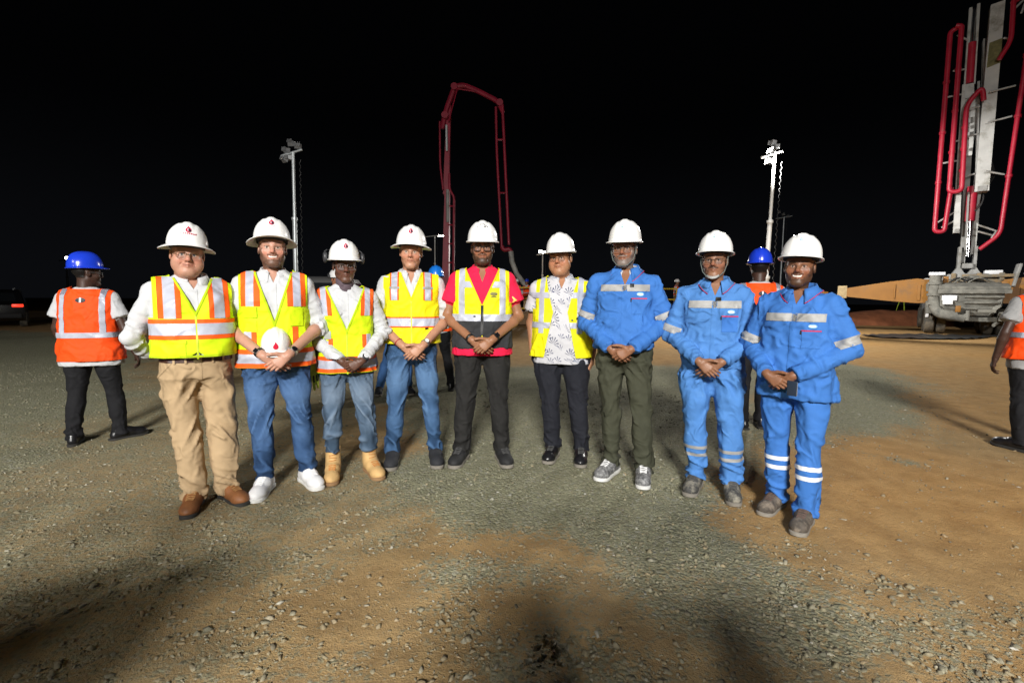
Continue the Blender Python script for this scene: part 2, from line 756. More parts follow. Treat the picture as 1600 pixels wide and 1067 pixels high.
def make_ground():
    nx, ny = 380, 340
    u = np.linspace(-1, 1, nx)
    xs = np.sinh(u * 5.2) / np.sinh(5.2) * 170 + u * 5.5
    v = np.linspace(0, 1, ny)
    ys = -14 + 14.8 * np.clip(v / .08, 0, 1) + np.maximum(v - .08, 0) / .92 * 6.0 + (np.exp(np.maximum(v - .08, 0) / .92 * 6.5) - 1) / (math.exp(6.5) - 1) * 200
    X, Y = np.meshgrid(xs, ys, indexing='ij')
    P = np.stack([X.ravel(), Y.ravel()], 1).astype(np.float32)
    g, red, n1, n2 = soil_masks(P)
    d = np.hypot(P[:, 0], P[:, 1])
    near = sstep(14, 5, d)
    z = ground_z(P) + near * (fbm(np.c_[P * 7, np.zeros(len(P))], 3) * .011 + np.maximum(fbm(np.c_[P * 16, np.ones(len(P)) * 3], 2), 0) * .008 + g * np.abs(fbm(np.c_[P * 28, np.ones(len(P))], 2)) * .010)
    V = np.c_[P, z]
    idx = np.arange(nx * ny).reshape(nx, ny)
    F = np.stack([idx[:-1, :-1].ravel(), idx[1:, :-1].ravel(), idx[1:, 1:].ravel(), idx[:-1, 1:].ravel()], 1)
    col = np.stack([g, red, np.clip(.5 + .5 * n1, 0, 1)], 1)
    m = bpy.data.materials.new('soil_and_gravel')
    m.use_nodes = True
    nt = m.node_tree
    b = nt.nodes['Principled BSDF']
    b.inputs['Roughness'].default_value = .92
    b.inputs['Specular IOR Level'].default_value = .25
    at = nn(nt, 'ShaderNodeAttribute', attribute_name='Col')
    sp = nn(nt, 'ShaderNodeSeparateColor')
    nt.links.new(at.outputs['Color'], sp.inputs[0])
    tc = nn(nt, 'ShaderNodeTexCoord')

    def noise(scale, detail=5, rough=.6):
        n = nn(nt, 'ShaderNodeTexNoise')
        n.inputs['Scale'].default_value = scale
        n.inputs['Detail'].default_value = detail
        n.inputs['Roughness'].default_value = rough
        nt.links.new(tc.outputs['Object'], n.inputs['Vector'])
        return n

    def mixc(fac, a, bb):
        x = nn(nt, 'ShaderNodeMix', data_type='RGBA')
        if isinstance(fac, float):
            x.inputs[0].default_value = fac
        else:
            nt.links.new(fac, x.inputs[0])
        for sk_, v_ in ((6, a), (7, bb)):
            if isinstance(v_, tuple):
                x.inputs[sk_].default_value = (*v_, 1)
            else:
                nt.links.new(v_, x.inputs[sk_])
        return x.outputs[2]

    def rng(sock, a, bb, c=0.0, d_=1.0):
        x = nn(nt, 'ShaderNodeMapRange')
        x.inputs['From Min'].default_value = a
        x.inputs['From Max'].default_value = bb
        x.inputs['To Min'].default_value = c
        x.inputs['To Max'].default_value = d_
        nt.links.new(sock, x.inputs['Value'])
        return x.outputs[0]
    n_f = noise(30, 6, .7)
    n_m = noise(5, 5, .6)
    n_g = noise(140, 4, .65)
    soil = mixc(rng(n_m.outputs['Fac'], .35, .65), (.275, .205, .106), (.400, .296, .150))
    soil_r = mixc(rng(n_m.outputs['Fac'], .35, .65), (.405, .220, .070), (.540, .320, .118))
    s1 = mixc(sp.outputs[1], soil, soil_r)
    s1 = mixc(rng(n_f.outputs['Fac'], .30, .75, 0, .55), s1, mixc(.5, s1, (.10, .065, .035)))
    vor = nn(nt, 'ShaderNodeTexVoronoi')
    vor.inputs['Scale'].default_value = 58
    nt.links.new(tc.outputs['Object'], vor.inputs['Vector'])
    sepv = nn(nt, 'ShaderNodeSeparateColor')
    nt.links.new(vor.outputs['Color'], sepv.inputs[0])
    gr = mixc(sepv.outputs[0], (.185, .186, .118), (.325, .322, .210))
    gr = mixc(rng(sepv.outputs[1], .82, 1.0, 0, .7), gr, (.36, .36, .32))
    gr = mixc(rng(n_f.outputs['Fac'], .45, .75), gr, (.235, .210, .138))
    s1 = mixc(rng(n_g.outputs['Fac'], .55, .72, 0, .6), s1, (.26, .235, .17))
    s1 = mixc(rng(n_g.outputs['Fac'], .44, .30, 0, .5), s1, (.075, .052, .03))
    # break the edge between gravel and soil up by fine noise
    ad = nn(nt, 'ShaderNodeMath', operation='ADD')
    nt.links.new(sp.outputs[0], ad.inputs[0])
    nt.links.new(rng(n_f.outputs['Fac'], .3, .7, -.42, .42), ad.inputs[1])
    fin = mixc(rng(ad.outputs[0], .35, .65), s1, gr)
    nt.links.new(fin, b.inputs['Base Color'])
    bp1 = nn(nt, 'ShaderNodeBump')
    bp1.inputs['Strength'].default_value = .55
    bp1.inputs['Distance'].default_value = .02
    nt.links.new(n_f.outputs['Fac'], bp1.inputs['Height'])
    bp2 = nn(nt, 'ShaderNodeBump')
    bp2.invert = True
    bp2.inputs['Distance'].default_value = .012
    nt.links.new(vor.outputs['Distance'], bp2.inputs['Height'])
    nt.links.new(rng(ad.outputs[0], .35, .7, .08, .75), bp2.inputs['Strength'])
    bp3 = nn(nt, 'ShaderNodeBump')
    bp3.inputs['Strength'].default_value = .7
    bp3.inputs['Distance'].default_value = .010
    nt.links.new(n_g.outputs['Fac'], bp3.inputs['Height'])
    nt.links.new(bp1.outputs[0], bp3.inputs['Normal'])
    nt.links.new(bp3.outputs[0], bp2.inputs['Normal'])
    nt.links.new(bp2.outputs[0], b.inputs['Normal'])
    o = mk('ground', V, F, m, None, True, col)
    tag(o, 'orange brown site ground with spread grey gravel', None, None, 'structure')


make_ground()


def ico():
    bm = bmesh.new()
    bmesh.ops.create_icosphere(bm, subdivisions=1, radius=1)
    V = np.array([v.co for v in bm.verts], np.float32)
    F = np.array([[v.index for v in f.verts] for f in bm.faces], np.int32)
    bm.free()
    return V, F


def make_gravel(name, label, N, ymin, ymax, smin, smax, seed, sparse=False, chip=False):
    """loose stones: angular crushed rock lying on the ground"""
    rng_ = np.random.RandomState(seed)
    V0, F0 = ico()
    if chip:        # small chips: rough eight-sided splinters
        V0 = np.array([(1, 0, 0), (-1, 0, 0), (0, 1, 0), (0, -1, 0), (0, 0, 1), (0, 0, -1)], np.float32)
        F0 = np.array([(0, 2, 4), (2, 1, 4), (1, 3, 4), (3, 0, 4), (2, 0, 5), (1, 2, 5), (3, 1, 5), (0, 3, 5)], np.int32)
    nv = len(V0)
    M = N * 6
    # even over the picture depth: density falls with distance
    d = ymin * (ymax / ymin) ** rng_.rand(M)
    x = (rng_.rand(M) * 2 - 1) * 1.12 * (d + .25)
    P = np.stack([x, d], 1).astype(np.float32)
    g, red, n1, n2 = soil_masks(P)
    if sparse:
        p = .25 + .5 * g
    else:
        p = np.clip(g + .10 + n2 * .12, 0.10, 1) ** 1.25
    keep = rng_.rand(M) < p
    P, g, d = P[keep][:N], g[keep][:N], d[keep][:N]
    n = len(P)
    sc = smin * (smax / smin) ** (rng_.rand(n) ** 1.9)
    sc = np.maximum(sc, .0011 * d)
    sh_ = 1 + .38 * rng_.randn(8, nv, 3).astype(np.float32)
    kind = rng_.randint(0, 8, n)
    base = V0[None] * np.clip(sh_, .3, 1.8)
    A = base[kind] * np.stack([sc * rng_.uniform(.8, 1.5, n), sc * rng_.uniform(.7, 1.1, n), sc * rng_.uniform(.45, .8, n)], 1)[:, None, :]
    ang = rng_.rand(n) * 6.283
    ca, sa = np.cos(ang)[:, None], np.sin(ang)[:, None]
    tl = rng_.randn(n) * .35
    ct, st = np.cos(tl)[:, None], np.sin(tl)[:, None]
    y1 = A[..., 1] * ct - A[..., 2] * st
    z1 = A[..., 1] * st + A[..., 2] * ct
    X = A[..., 0] * ca - y1 * sa + P[:, 0:1]
    Y = A[..., 0] * sa + y1 * ca + P[:, 1:2]
    Z = z1 + (ground_z(P) + sc * .05)[:, None]
    V = np.stack([X, Y, Z], 2).reshape(-1, 3)
    F = (F0[None] + (np.arange(n) * nv)[:, None, None]).reshape(-1, 3)
    pal = np.array([(.13, .135, .105), (.17, .17, .13), (.22, .215, .17), (.30, .30, .26), (.11, .105, .085), (.20, .165, .11), (.27, .20, .12), (.42, .41, .37)], np.float32)
    pr = np.array([.24, .24, .17, .06, .12, .11, .05, .012])
    ci = rng_.choice(8, n, p=pr / pr.sum())
    C = 1.2 * pal[ci] * rng_.uniform(.8, 1.2, (n, 1))
    dust = .25 + rng_.rand(n, 1) * .65
    tone = np.array([.222, .212, .138])[None] * g[:, None] + np.array([.275, .205, .115])[None] * (1 - g[:, None])
    C = C * (1 - dust) + tone * dust
    C = np.repeat(C, nv, 0)
    m = mat('stone', rough=.9, spec=.3, attr='Col', var=.25, vscale=90, bump=.3, bscale=160)
    o = mk(name, V, F, m, None, False, C)
    tag(o, label, None, None, 'stuff')


make_gravel('gravel', 'grey green crushed gravel spread over the soil', 11000, 1.2, 8.0, .0055, .0155, 3)
make_gravel('gravel_chips', 'fine grey gravel chips between the larger stones', 34000, 1.2, 9.0, .0030, .0080, 4, chip=True)
make_gravel('loose_stones', 'loose stones scattered over the brown soil', 1500, 1.15, 7.0, .006, .0155, 8, True)
# ------------------------------------------------------------------ machines and site things
M_red = mat('boom_red', (.42, .012, .035), .42, spec=.5, var=.15, vscale=3, dirt=(.30, .06, .06), dirt_amt=.15, dscale=3)
M_dred = mat('boom_dark_red', (.27, .011, .032), .5, var=.2, vscale=2)
M_bw = mat('boom_white', (.50, .50, .48), .5, var=.12, vscale=2.5, dirt=(.22, .21, .17), dirt_amt=.25, dscale=1.6)
M_bg = mat('boom_grey', (.30, .30, .29), .55, var=.2, vscale=2.5, dirt=(.16, .15, .12), dirt_amt=.3, dscale=2)
M_conc = mat('concrete_crust', (.20, .195, .17), .9, var=.3, vscale=5, bump=.5, bscale=18, dirt=(.10, .10, .09), dirt_amt=.35, dscale=3)
M_or = mat('outrigger_orange', (.30, .125, .010), .55, var=.15, vscale=2, dirt=(.20, .10, .03), dirt_amt=.3, dscale=2)
M_tyre = mat('tyre', (.05, .048, .042), .9, bump=.4, bscale=30, dirt=(.14, .12, .09), dirt_amt=.5, dscale=4)
M_dark = mat('dark_metal', (.03, .03, .03), .6, var=.2)
M_chrome = mat('chrome', (.75, .76, .78), .18, metal=1.0)
M_plate = mat('white_plate', (.75, .76, .78), .5)
M_galv = mat('galvanised', (.62, .66, .68), .38, metal=.35, var=.1, vscale=3)
M_white = mat('mast_white', (.80, .80, .78), .45)
M_blk = mat('black_rubber', (.02, .02, .02), .7)
M_yel = mat('safety_yellow', (.60, .40, .03), .6, var=.2)
M_lamp = mat('lamp_glow', (1, 1, 1), .5, emit=((1.0, .96, .86), 60.0))
M_head = mat('lamp_housing', (.35, .36, .37), .4, metal=.5)
M_wood = mat('formwork_timber', (.20, .12, .06), .85, var=.35, vscale=6, stretch=(1, 1, 6))
M_soilr = mat('red_soil', (.30, .105, .045), .95, var=.3, vscale=3, bump=.8, bscale=14)
M_soilp = mat('pale_soil', (.33, .20, .095), .95, var=.2, vscale=3, bump=.6, bscale=12)


def thing(name, label, cat, loc=(0, 0, 0), rz=0.0, group=None):
    o = empty(name, loc, rz)
    return tag(o, label, cat, group)


# ---- concrete pump truck at the edge of the hard standing
PT = thing('concrete_pump_truck', 'mud grey concrete pump truck with orange outriggers and a tall folded boom', 'pump truck', (19.2, 20.6, 0), R(-38))
pt = PT.matrix_basis.inverted()


def wheel(parent, x, y, z, r, w, hub=M_conc):
    mb = MB().lathe([(r * .55, -w / 2), (r * .86, -w / 2), (r * .97, -w * .40), (r, -w * .25), (r, w * .25), (r * .97, w * .40), (r * .86, w / 2), (r * .55, w / 2)], (x, y, z), 28, 'x')
    o = mb.build('wheel', M_tyre, parent, True)
    h = MB().lathe([(.02, -w * .42), (r * .22, -w * .44), (r * .5, -w * .30), (r * .58, -w * .36), (r * .58, w * .36), (r * .5, w * .3), (r * .22, w * .44), (.02, w * .42)], (x, y, z), 20, 'x')
    h.build('rim', hub, o, True)
    return o


for y in (-1.0, .45, 4.6):
    for sx in (-1, 1):
        wheel(PT, sx * 1.08, y, .53, .53, .33)
        if y < 3:
            wheel(PT, sx * .70, y, .53, .53, .30)
mb = MB()
for sx in (-1, 1):
    mb.box((sx * .42, 1.6, 1.02), (.12, 7.2, .30))
for y in (-1.6, -.3, 1.2, 3.0, 4.8):
    mb.box((0, y, 1.0), (.8, .12, .2))
mb.box((0, -1.0, .62), (1.9, .16, .16))
mb.box((0, .45, .62), (1.9, .16, .16))
mb.build('chassis', M_dark, PT)
# cab, far side, and deck
c = MB().bevbox((0, 5.1, 1.60), (2.3, 1.9, 1.5), .12)
c.build('cab', mat('cab_grey', (.12, .12, .12), .5), PT, True)
d = MB().bevbox((0, 1.2, 1.66), (2.4, 5.2, .16), .03)
for x in (-.9, .9):
    d.bevbox((x, 2.6, 2.0), (.5, 1.6, .55), .05)
d.bevbox((-1.05, -.3, 2.22), (.55, .9, .22), .04)
d.build('deck', M_bg, PT, True)
MB().bevbox((-.95, -1.1, 2.48), (.52, .4, .14), .03).build('tool_box', M_plate, PT, True)
MB().bevbox((.75, -.9, 2.50), (.52, .4, .18), .03).build('tool_box', M_plate, PT, True)
# hopper: tapering trough with lid, grille and crust
hp = MB()
sec = [(-.92, 1.78), (.92, 1.78), (.86, 1.15), (.55, .80), (-.55, .80), (-.86, 1.15)]
V, F = [], []
for y, k in ((-2.75, .96), (-2.70, 1.0), (-1.45, 1.0), (-1.40, .96)):
    for x, z in sec:
        V.append((x * k, y + (.22 if z < 1.0 and y < -2 else 0), z))
n = 6
for j in range(3):
    for i in range(n):
        F.append([j * n + i, j * n + (i + 1) % n, (j + 1) * n + (i + 1) % n, (j + 1) * n + i])
F += [list(range(n)), [3 * n + i for i in range(n)]]
hp.add(V, F)
hop = hp.build('hopper', M_conc, PT)
lid = MB().bevbox((.05, -2.45, 1.92), (2.0, .75, .16), .05, Matrix.Rotation(R(14), 3, 'X'))
lid.bevbox((.05, -2.83, 1.72), (2.05, .10, .16), .03)
lid.build('lid', M_conc, hop, True)
pl = MB().bevbox((-.62, -2.80, 1.47), (.44, .04, .20), .01)
pl.bevbox((-.66, -2.83, 1.30), (.30, .03, .16), .01)
pl.build('number_plate', M_plate, hop, True)
for k, (x, z, w_x) in enumerate([(.35, 1.52, 1.1), (.30, 1.30, 1.0), (.1, 1.08, .9)]):
    MB().bevbox((x, -2.79 + .05 * k, z), (w_x, .06, .07), .02).build('hopper_rib', M_conc, hop, True)
rb = MB()
rb.tube(bend([(-1.05, -2.35, 2.35), (-1.05, -2.35, 1.25), (-.90, -2.55, .86), (-.10, -2.6, .72)], .35, 6), .19, 16)
for z in (2.05, 1.60, 1.25):
    rb.lathe([(.20, -.05), (.235, -.05), (.235, .05), (.20, .05)], (-1.05, -2.35, z), 18)
rb.build('delivery_pipe', M_conc, PT, True)
un = MB()
un.bevbox((.15, -2.2, .66), (1.5, .5, .18), .04)
un.tube([(-.05, -2.75, .62), (-.05, -2.75, 1.0)], .07, 10)
un.tube([(.7, -2.6, .45), (.9, -2.2, .60)], .06, 8)
un.bevbox((1.02, -2.4, .78), (.42, .6, .35), .05)
un.bevbox((-1.10, -1.75, 1.16), (.34, .4, .4), .05)
un.bevbox((-1.02, -2.0, 1.62), (.28, .3, .32), .06)
un.build('under_frame', M_conc, PT, True)
# pump frame behind the hopper
pf = MB()
for x in (-.45, .30, .95):
    pf.bevbox((x, -1.35, 2.1), (.14, .18, .75), .02)
pf.bevbox((.20, -1.38, 2.12), (1.7, .12, .22), .03)
pf.bevbox((.55, -1.45, 2.36), (1.5, .10, .12), .02)
for k in range(3):
    pf.tube(bend([(-.30 + .1 * k, -1.5, 1.85), (-.2 + .1 * k, -1.55, 2.12 + .05 * k), (.35 + .1 * k, -1.55, 2.08 + .05 * k), (.45 + .12 * k, -1.5, 1.85)], .2, 5), .025, 8)
pf.build('pump_frame', mat('frame_ochre', (.27, .19, .10), .8, var=.3, vscale=4, dirt=(.17, .16, .13), dirt_amt=.5), PT, True)
wb = MB().bevbox((1.32, -1.4, 2.35), (.10, .7, .9), .03, Matrix.Rotation(R(10), 3, 'Y'))
wb.build('water_tank', M_bg, PT, True)
MB().bevbox((-1.18, -1.55, .75), (.10, .05, .14), .01).build('tail_light', M_plate, PT, True)
MB().bevbox((-1.18, -1.55, 1.05), (.10, .05, .08), .01).build('tail_light', M_plate, PT, True)
for k in range(5):
    MB().tube(bend([(-.85 + .12 * k, -1.9, 2.0 - .05 * k), (-.6 + .2 * k, -2.1, 2.25 + .05 * (k % 3)), (-.1 + .22 * k, -1.75, 2.05), (.1 + .2 * k, -1.6, 1.75)], .18, 5), .03 + .008 * (k % 2), 8).build('hydraulic_hose', M_blk if k % 2 else M_conc, PT, True)
for k, (x, y, z, sx_, sy_, sz_) in enumerate([(-.72, -2.0, 2.18, .16, .2, .3), (-1.2, -1.9, 1.9, .2, .24, .3), (.1, -1.7, 2.30, .34, .2, .12), (.95, -2.2, 2.02, .2, .3, .2), (-1.16, -2.1, .98, .2, .3, .26), (.45, -2.88, .98, .5, .1, .12), (-.35, -2.86, 1.05, .16, .1, .24)]):
    MB().bevbox((x, y, z), (sx_, sy_, sz_), .025).build('bracket', M_conc if k % 3 else M_or, PT, True)
for k in range(7):
    MB().bevbox((-.90 + .30 * k, -2.84, 1.66), (.05, .07, .05), .01).build('bolt', M_conc, PT)
# slewing ring and pedestal
sl = MB().lathe([(.1, 2.18), (.98, 2.20), (1.0, 2.24), (1.0, 2.42), (.96, 2.46), (.1, 2.46)], (-.05, -.4, 0), 36)
sl.build('slewing_ring', M_bg, PT, True)
# outriggers: tapered box arms with jack posts
for sx in (-1, 1):
    y0 = -1.3
    L = 5.0
    ang = R(-8) * sx
    o_ = MB()
    prof = [(1.0, 1.28, 2.20), (1.6, 1.26, 2.28), (2.5, 1.34, 2.16), (3.5, 1.46, 1.98), (4.05, 1.52, 1.88)]
    V, F = [], []
    for xx, z0, z1 in prof:
        wv = .30 - .02 * xx
        for yy, zz in ((-wv, z0), (wv, z0), (wv, z1), (-wv, z1)):
            V.append((sx * xx, y0 + yy - (xx - 1) * .08, zz))
    for j in range(len(prof) - 1):
        for i in range(4):
            F.append([j * 4 + i, j * 4 + (i + 1) % 4, (j + 1) * 4 + (i + 1) % 4, (j + 1) * 4 + i])
    F += [[0, 1, 2, 3], [(len(prof) - 1) * 4 + i for i in range(4)]]
    o_.add(V, F)
    arm = o_.build('outrigger', M_or, PT)
    MB().bevbox((sx * 1.5, y0 - .34, 1.70), (.10, .04, .66), .01).build('rib', M_or, arm)
    r_ = MB().bevbox((sx * 2.3, y0 - .42, 1.76), (.05, .03, .6), .01)
    r_.build('rib', M_or, arm)
    j_ = MB().bevbox((sx * 4.15, y0 - .3, 1.72), (.36, .36, .56), .04)
    j_.build('jack_housing', mat('jack_tan', (.45, .34, .18), .7, var=.2), arm, True)
    k_ = MB().cyl((sx * 4.15, y0 - .3, 1.5), (sx * 4.15, y0 - .3, .12), .10, 14)
    k_.cyl((sx * 4.15, y0 - .3, .12), (sx * 4.15, y0 - .3, .0), .34, 18)
    k_.build('jack_leg', M_chrome, arm, True)
# folded boom: metres across / up in truck space
def D(px, py):
    return ((px - 1507 - .085 * (408 - py)) / 53.0, 3.04 + (408 - py) / 39.8)


def boombox(name, quad, y, t, m, parent=PT):
    o = MB()
    o.prism([D(*p_) for p_ in quad], (0, y, 0), (1, 0, 0), (0, 0, 1), (0, 1, 0), t)
    return o.build(name, m, parent)


def dv(px, py, y):
    x, z = D(px, py)
    return Vector((x, y, z))


ms = boombox('boom_section', [(1515, 301), (1537, 301), (1559, 16), (1538, 18)], -.75, .55, M_bw)
boombox('end_plate', [(1519, 301), (1533, 301), (1534, 293), (1520, 293)], -1.04, .06, M_bg, ms)
boombox('wear_patch', [(1532, 112), (1552, 108), (1555, 72), (1536, 75)], -1.03, .03, mat('olive_dirt', (.17, .16, .07), .9, var=.3), ms)
boombox('boom_section', [(1495, 412), (1503, 412), (1513, 240), (1504, 240)], -.3, .34, M_bg)
boombox('boom_section', [(1512, 398), (1520, 398), (1528, 300), (1521, 300)], -.3, .34, M_bw)
boombox('boom_section', [(1500, 240), (1512, 240), (1524, 150), (1500, 150)], -.60, .22, M_bw)
boombox('boom_section', [(1498, 150), (1515, 150), (1514, 128), (1500, 128)], -.62, .40, M_bw)
boombox('boom_section', [(1499, 130), (1503, 130), (1512, 8), (1507, 8)], -.55, .26, M_bw)
boombox('boom_section', [(1514, 128), (1517, 128), (1524, 5), (1519, 5)], -.55, .26, M_bw)
boombox('boom_section', [(1481, 364), (1492, 364), (1500, 130), (1495, 130)], -.92, .22, M_bw)
boombox('end_plate', [(1483, 363), (1490, 363), (1491, 358), (1484, 358)], -1.05, .05, M_bg)
boombox('boom_section', [(1527, 240), (1530, 240), (1532, 60), (1529, 60)], -.45, .3, M_bg)
for (a_, b_, r) in (((1508, 126), (1512, 63), .125), ((1509, 345), (1514, 290), .17)):
    MB().cyl(dv(*a_, -.68), dv(*b_, -.68), r, 16).build('hydraulic_cylinder', M_red, PT, True)
for (a_, b_, r) in (((1507, 402), (1510, 340), .075), ((1512, 65), (1515, 12), .06)):
    MB().cyl(dv(*a_, -.68), dv(*b_, -.68), r, 12).build('piston_rod', M_chrome, PT, True)
mt = MB()
for x in (-.26, .22):
    mt.prism([(x - .22, 2.46), (x + .22, 2.46), (x + .05, 2.75), (x + .05, 3.6), (x - .05, 3.6), (x - .05, 2.75)], (0, -.4, 0), (1, 0, 0), (0, 0, 1), (0, 1, 0), .5)
mt.bevbox((0, -.6, 2.8), (.36, .4, .22), .06)
mt.build('turret', M_bg, PT)
for q_ in ([(1486, 118), (1490, 118), (1483, 250), (1479, 250)], [(1519, 128), (1523, 128), (1520, 300), (1516, 300)], [(1505, 300), (1508, 300), (1503, 392), (1500, 392)], [(1497, 182), (1512, 182), (1512, 190), (1497, 190)], [(1499, 205), (1513, 205), (1512, 211), (1499, 211)]):
    boombox('link_arm', q_, -.85, .14, M_bg)
PIPES = [
    [(1490, 42), (1475, 46), (1450, 361), (1466, 362), (1477, 292)],
    [(1483, 42), (1492, 44), (1473, 300), (1493, 300), (1500, 167), (1524, 143), (1526, 165)],
    [(1566, 28), (1592, 16), (1600, 20), (1553, 371), (1522, 393)],
    [(1568, 26), (1565, 84), (1548, 108)],
]
for k, pp in enumerate(PIPES):
    yy = -1.22 - .16 * (k % 2)
    MB().tube(bend([dv(*p_, yy) for p_ in pp], .28, 6), .086 if k < 2 else .078, 12).build('concrete_pipe', M_red, PT, True)
for (x0, y0, x1, y1) in [(1458, 252, 1490, 248), (1476, 220, 1496, 216), (1470, 148, 1496, 144), (1480, 109, 1500, 106), (1486, 55, 1504, 62), (1452, 348, 1484, 330), (1462, 355, 1484, 344), (1530, 272, 1560, 300 - 22), (1536, 152, 1575, 146), (1532, 198, 1570, 191), (1520, 355, 1550, 365), (1520, 365, 1546, 372), (1540, 376, 1550, 364), (1500, 172, 1522, 168), (1498, 215, 1520, 210), (1492, 278, 1515, 272), (1556, 76, 1566, 74), (1566, 40, 1585, 22), (1580, 45, 1590, 20)]:
    MB().tube([dv(x0, y0, -1.25), dv(x1, y1, -.95)], .035, 6).build('pipe_bracket', M_bw, PT, True)
for pp in PIPES[:3]:
    for i in range(len(pp) - 1):
        a_, b_ = dv(*pp[i], -1.25), dv(*pp[i + 1], -1.25)
        if (b_ - a_).length < 3:
            continue
        for t in (.25, .5, .75):
            p_ = a_.lerp(b_, t)
            dd = (b_ - a_).normalized() * .05
            MB().cyl(p_ - dd, p_ + dd, .108, 12).build('pipe_clamp', M_red, PT, True)
for k in range(4):
    MB().tube(bend([dv(1536 + k, 240, -.7), dv(1546 + k, 262 + 5 * k, -.75), dv(1534, 285 + 3 * k, -.7)], .3, 4), .022, 6).build('hydraulic_hose', M_blk, PT, True)
    MB().tube(bend([dv(1516 + k, 330, -.8), dv(1527 + k, 322 - 3 * k, -.9), dv(1530, 305, -.8)], .2, 4), .018, 6).build('hydraulic_hose', M_blk, PT, True)

# ---- red placing boom of a second pump far behind the group
PB = thing('placing_boom', 'dark red concrete placing boom arching high behind the group', 'boom', (-3.6, 30, 0))
k = 30 / 750.0


def w_(px, py, dy=0.0):
    z = 1.3 + 30 * math.tan(math.atan((533.5 - py) / 750) - R(5.1))
    return Vector(((px - 800) * k * (1 - .0031 * (z - 1.3)) + 3.6, dy, z))


pm = MB()
pm.prism([(w_(690, 520).x, -.4), (w_(702, 520).x, -.4), (w_(701, 300).x, w_(0, 300).z), (w_(694, 300).x, w_(0, 300).z)], (0, 0, 0), (1, 0, 0), (0, 0, 1), (0, 1, 0), .5)
pm.build('boom_section', M_dred, PB)
pm = MB()
pm.prism([(w_(691, 305).x, w_(0, 305).z), (w_(699, 305).x, w_(0, 305).z), (w_(702, 165).x, w_(0, 165).z), (w_(695, 180).x, w_(0, 180).z)], (0, .1, 0), (1, 0, 0), (0, 0, 1), (0, 1, 0), .4)
pm.build('boom_section', M_dred, PB)
MB().tube(bend([w_(689, 205, -.2), w_(694, 178, -.2), w_(708, 140, -.25), w_(722, 138, -.3), w_(745, 147, -.3), w_(776, 163, -.3), w_(783, 180, -.3)], .9, 6), [.12] + [.15] * 35 + [.12], 8).build('boom_section', M_dred, PB, True)
MB().tube([w_(700, 196, -.5), w_(713, 146, -.5), w_(740, 150, -.5)], .05, 6).build('hydraulic_line', M_dred, PB, True)
for x, y in ((708, 142), (778, 166), (694, 186)):
    MB().lathe([(.02, -.22), (.20, -.22), (.20, .22), (.02, .22)], w_(x, y, -.3), 14, 'y').build('boom_joint', M_dred, PB, True)
for seq, r in (([(772, 172), (774, 240), (783, 388)], .075), ([(782, 168), (786, 240), (794, 384)], .085), ([(709, 520), (709, 310), (702, 300), (701, 275)], .07), ([(686, 195), (687, 260), (692, 300)], .06)):
    MB().tube(bend([w_(x, y, -.35) for x, y in seq], .5, 5), r, 10).build('concrete_pipe', M_dred, PB, True)
MB().tube(bend([w_(783, 386, -.35), w_(786, 392, -.35), w_(795, 390, -.35), w_(798, 396, -.35)], .25, 5), .13, 10).build('elbow', M_dred, PB, True)
for y in range(325, 480, 29):
    MB().tube([w_(700, y, -.3), w_(709, y, -.35)], .045, 6).build('pipe_bracket', M_dred, PB, True)
for x0, y0, x1, y1 in ((773, 222, 786, 222), (779, 304, 790, 304)):
    MB().tube([w_(x0, y0, -.35), w_(x1, y1, -.35)], .05, 6).build('pipe_bracket', M_dred, PB, True)
MB().cyl(w_(699, 300, -.35), w_(700, 350, -.35), .10, 10).build('hydraulic_cylinder', M_bg, PB, True)
MB().cyl(w_(696, 200, -.3), w_(697, 240, -.3), .07, 10).build('piston_rod', M_galv, PB, True)
MB().tube([w_(797, 394, -.35), w_(799, 410, -.35), w_(806, 428, -.35), w_(820, 446, -.35), w_(838, 462, -.35), w_(850, 478, -.35)], [.16, .16, .155, .15, .15, .15], 10).build('end_hose', mat('hose_grey', (.33, .33, .31), .7, var=.4, vscale=3), PB, True)


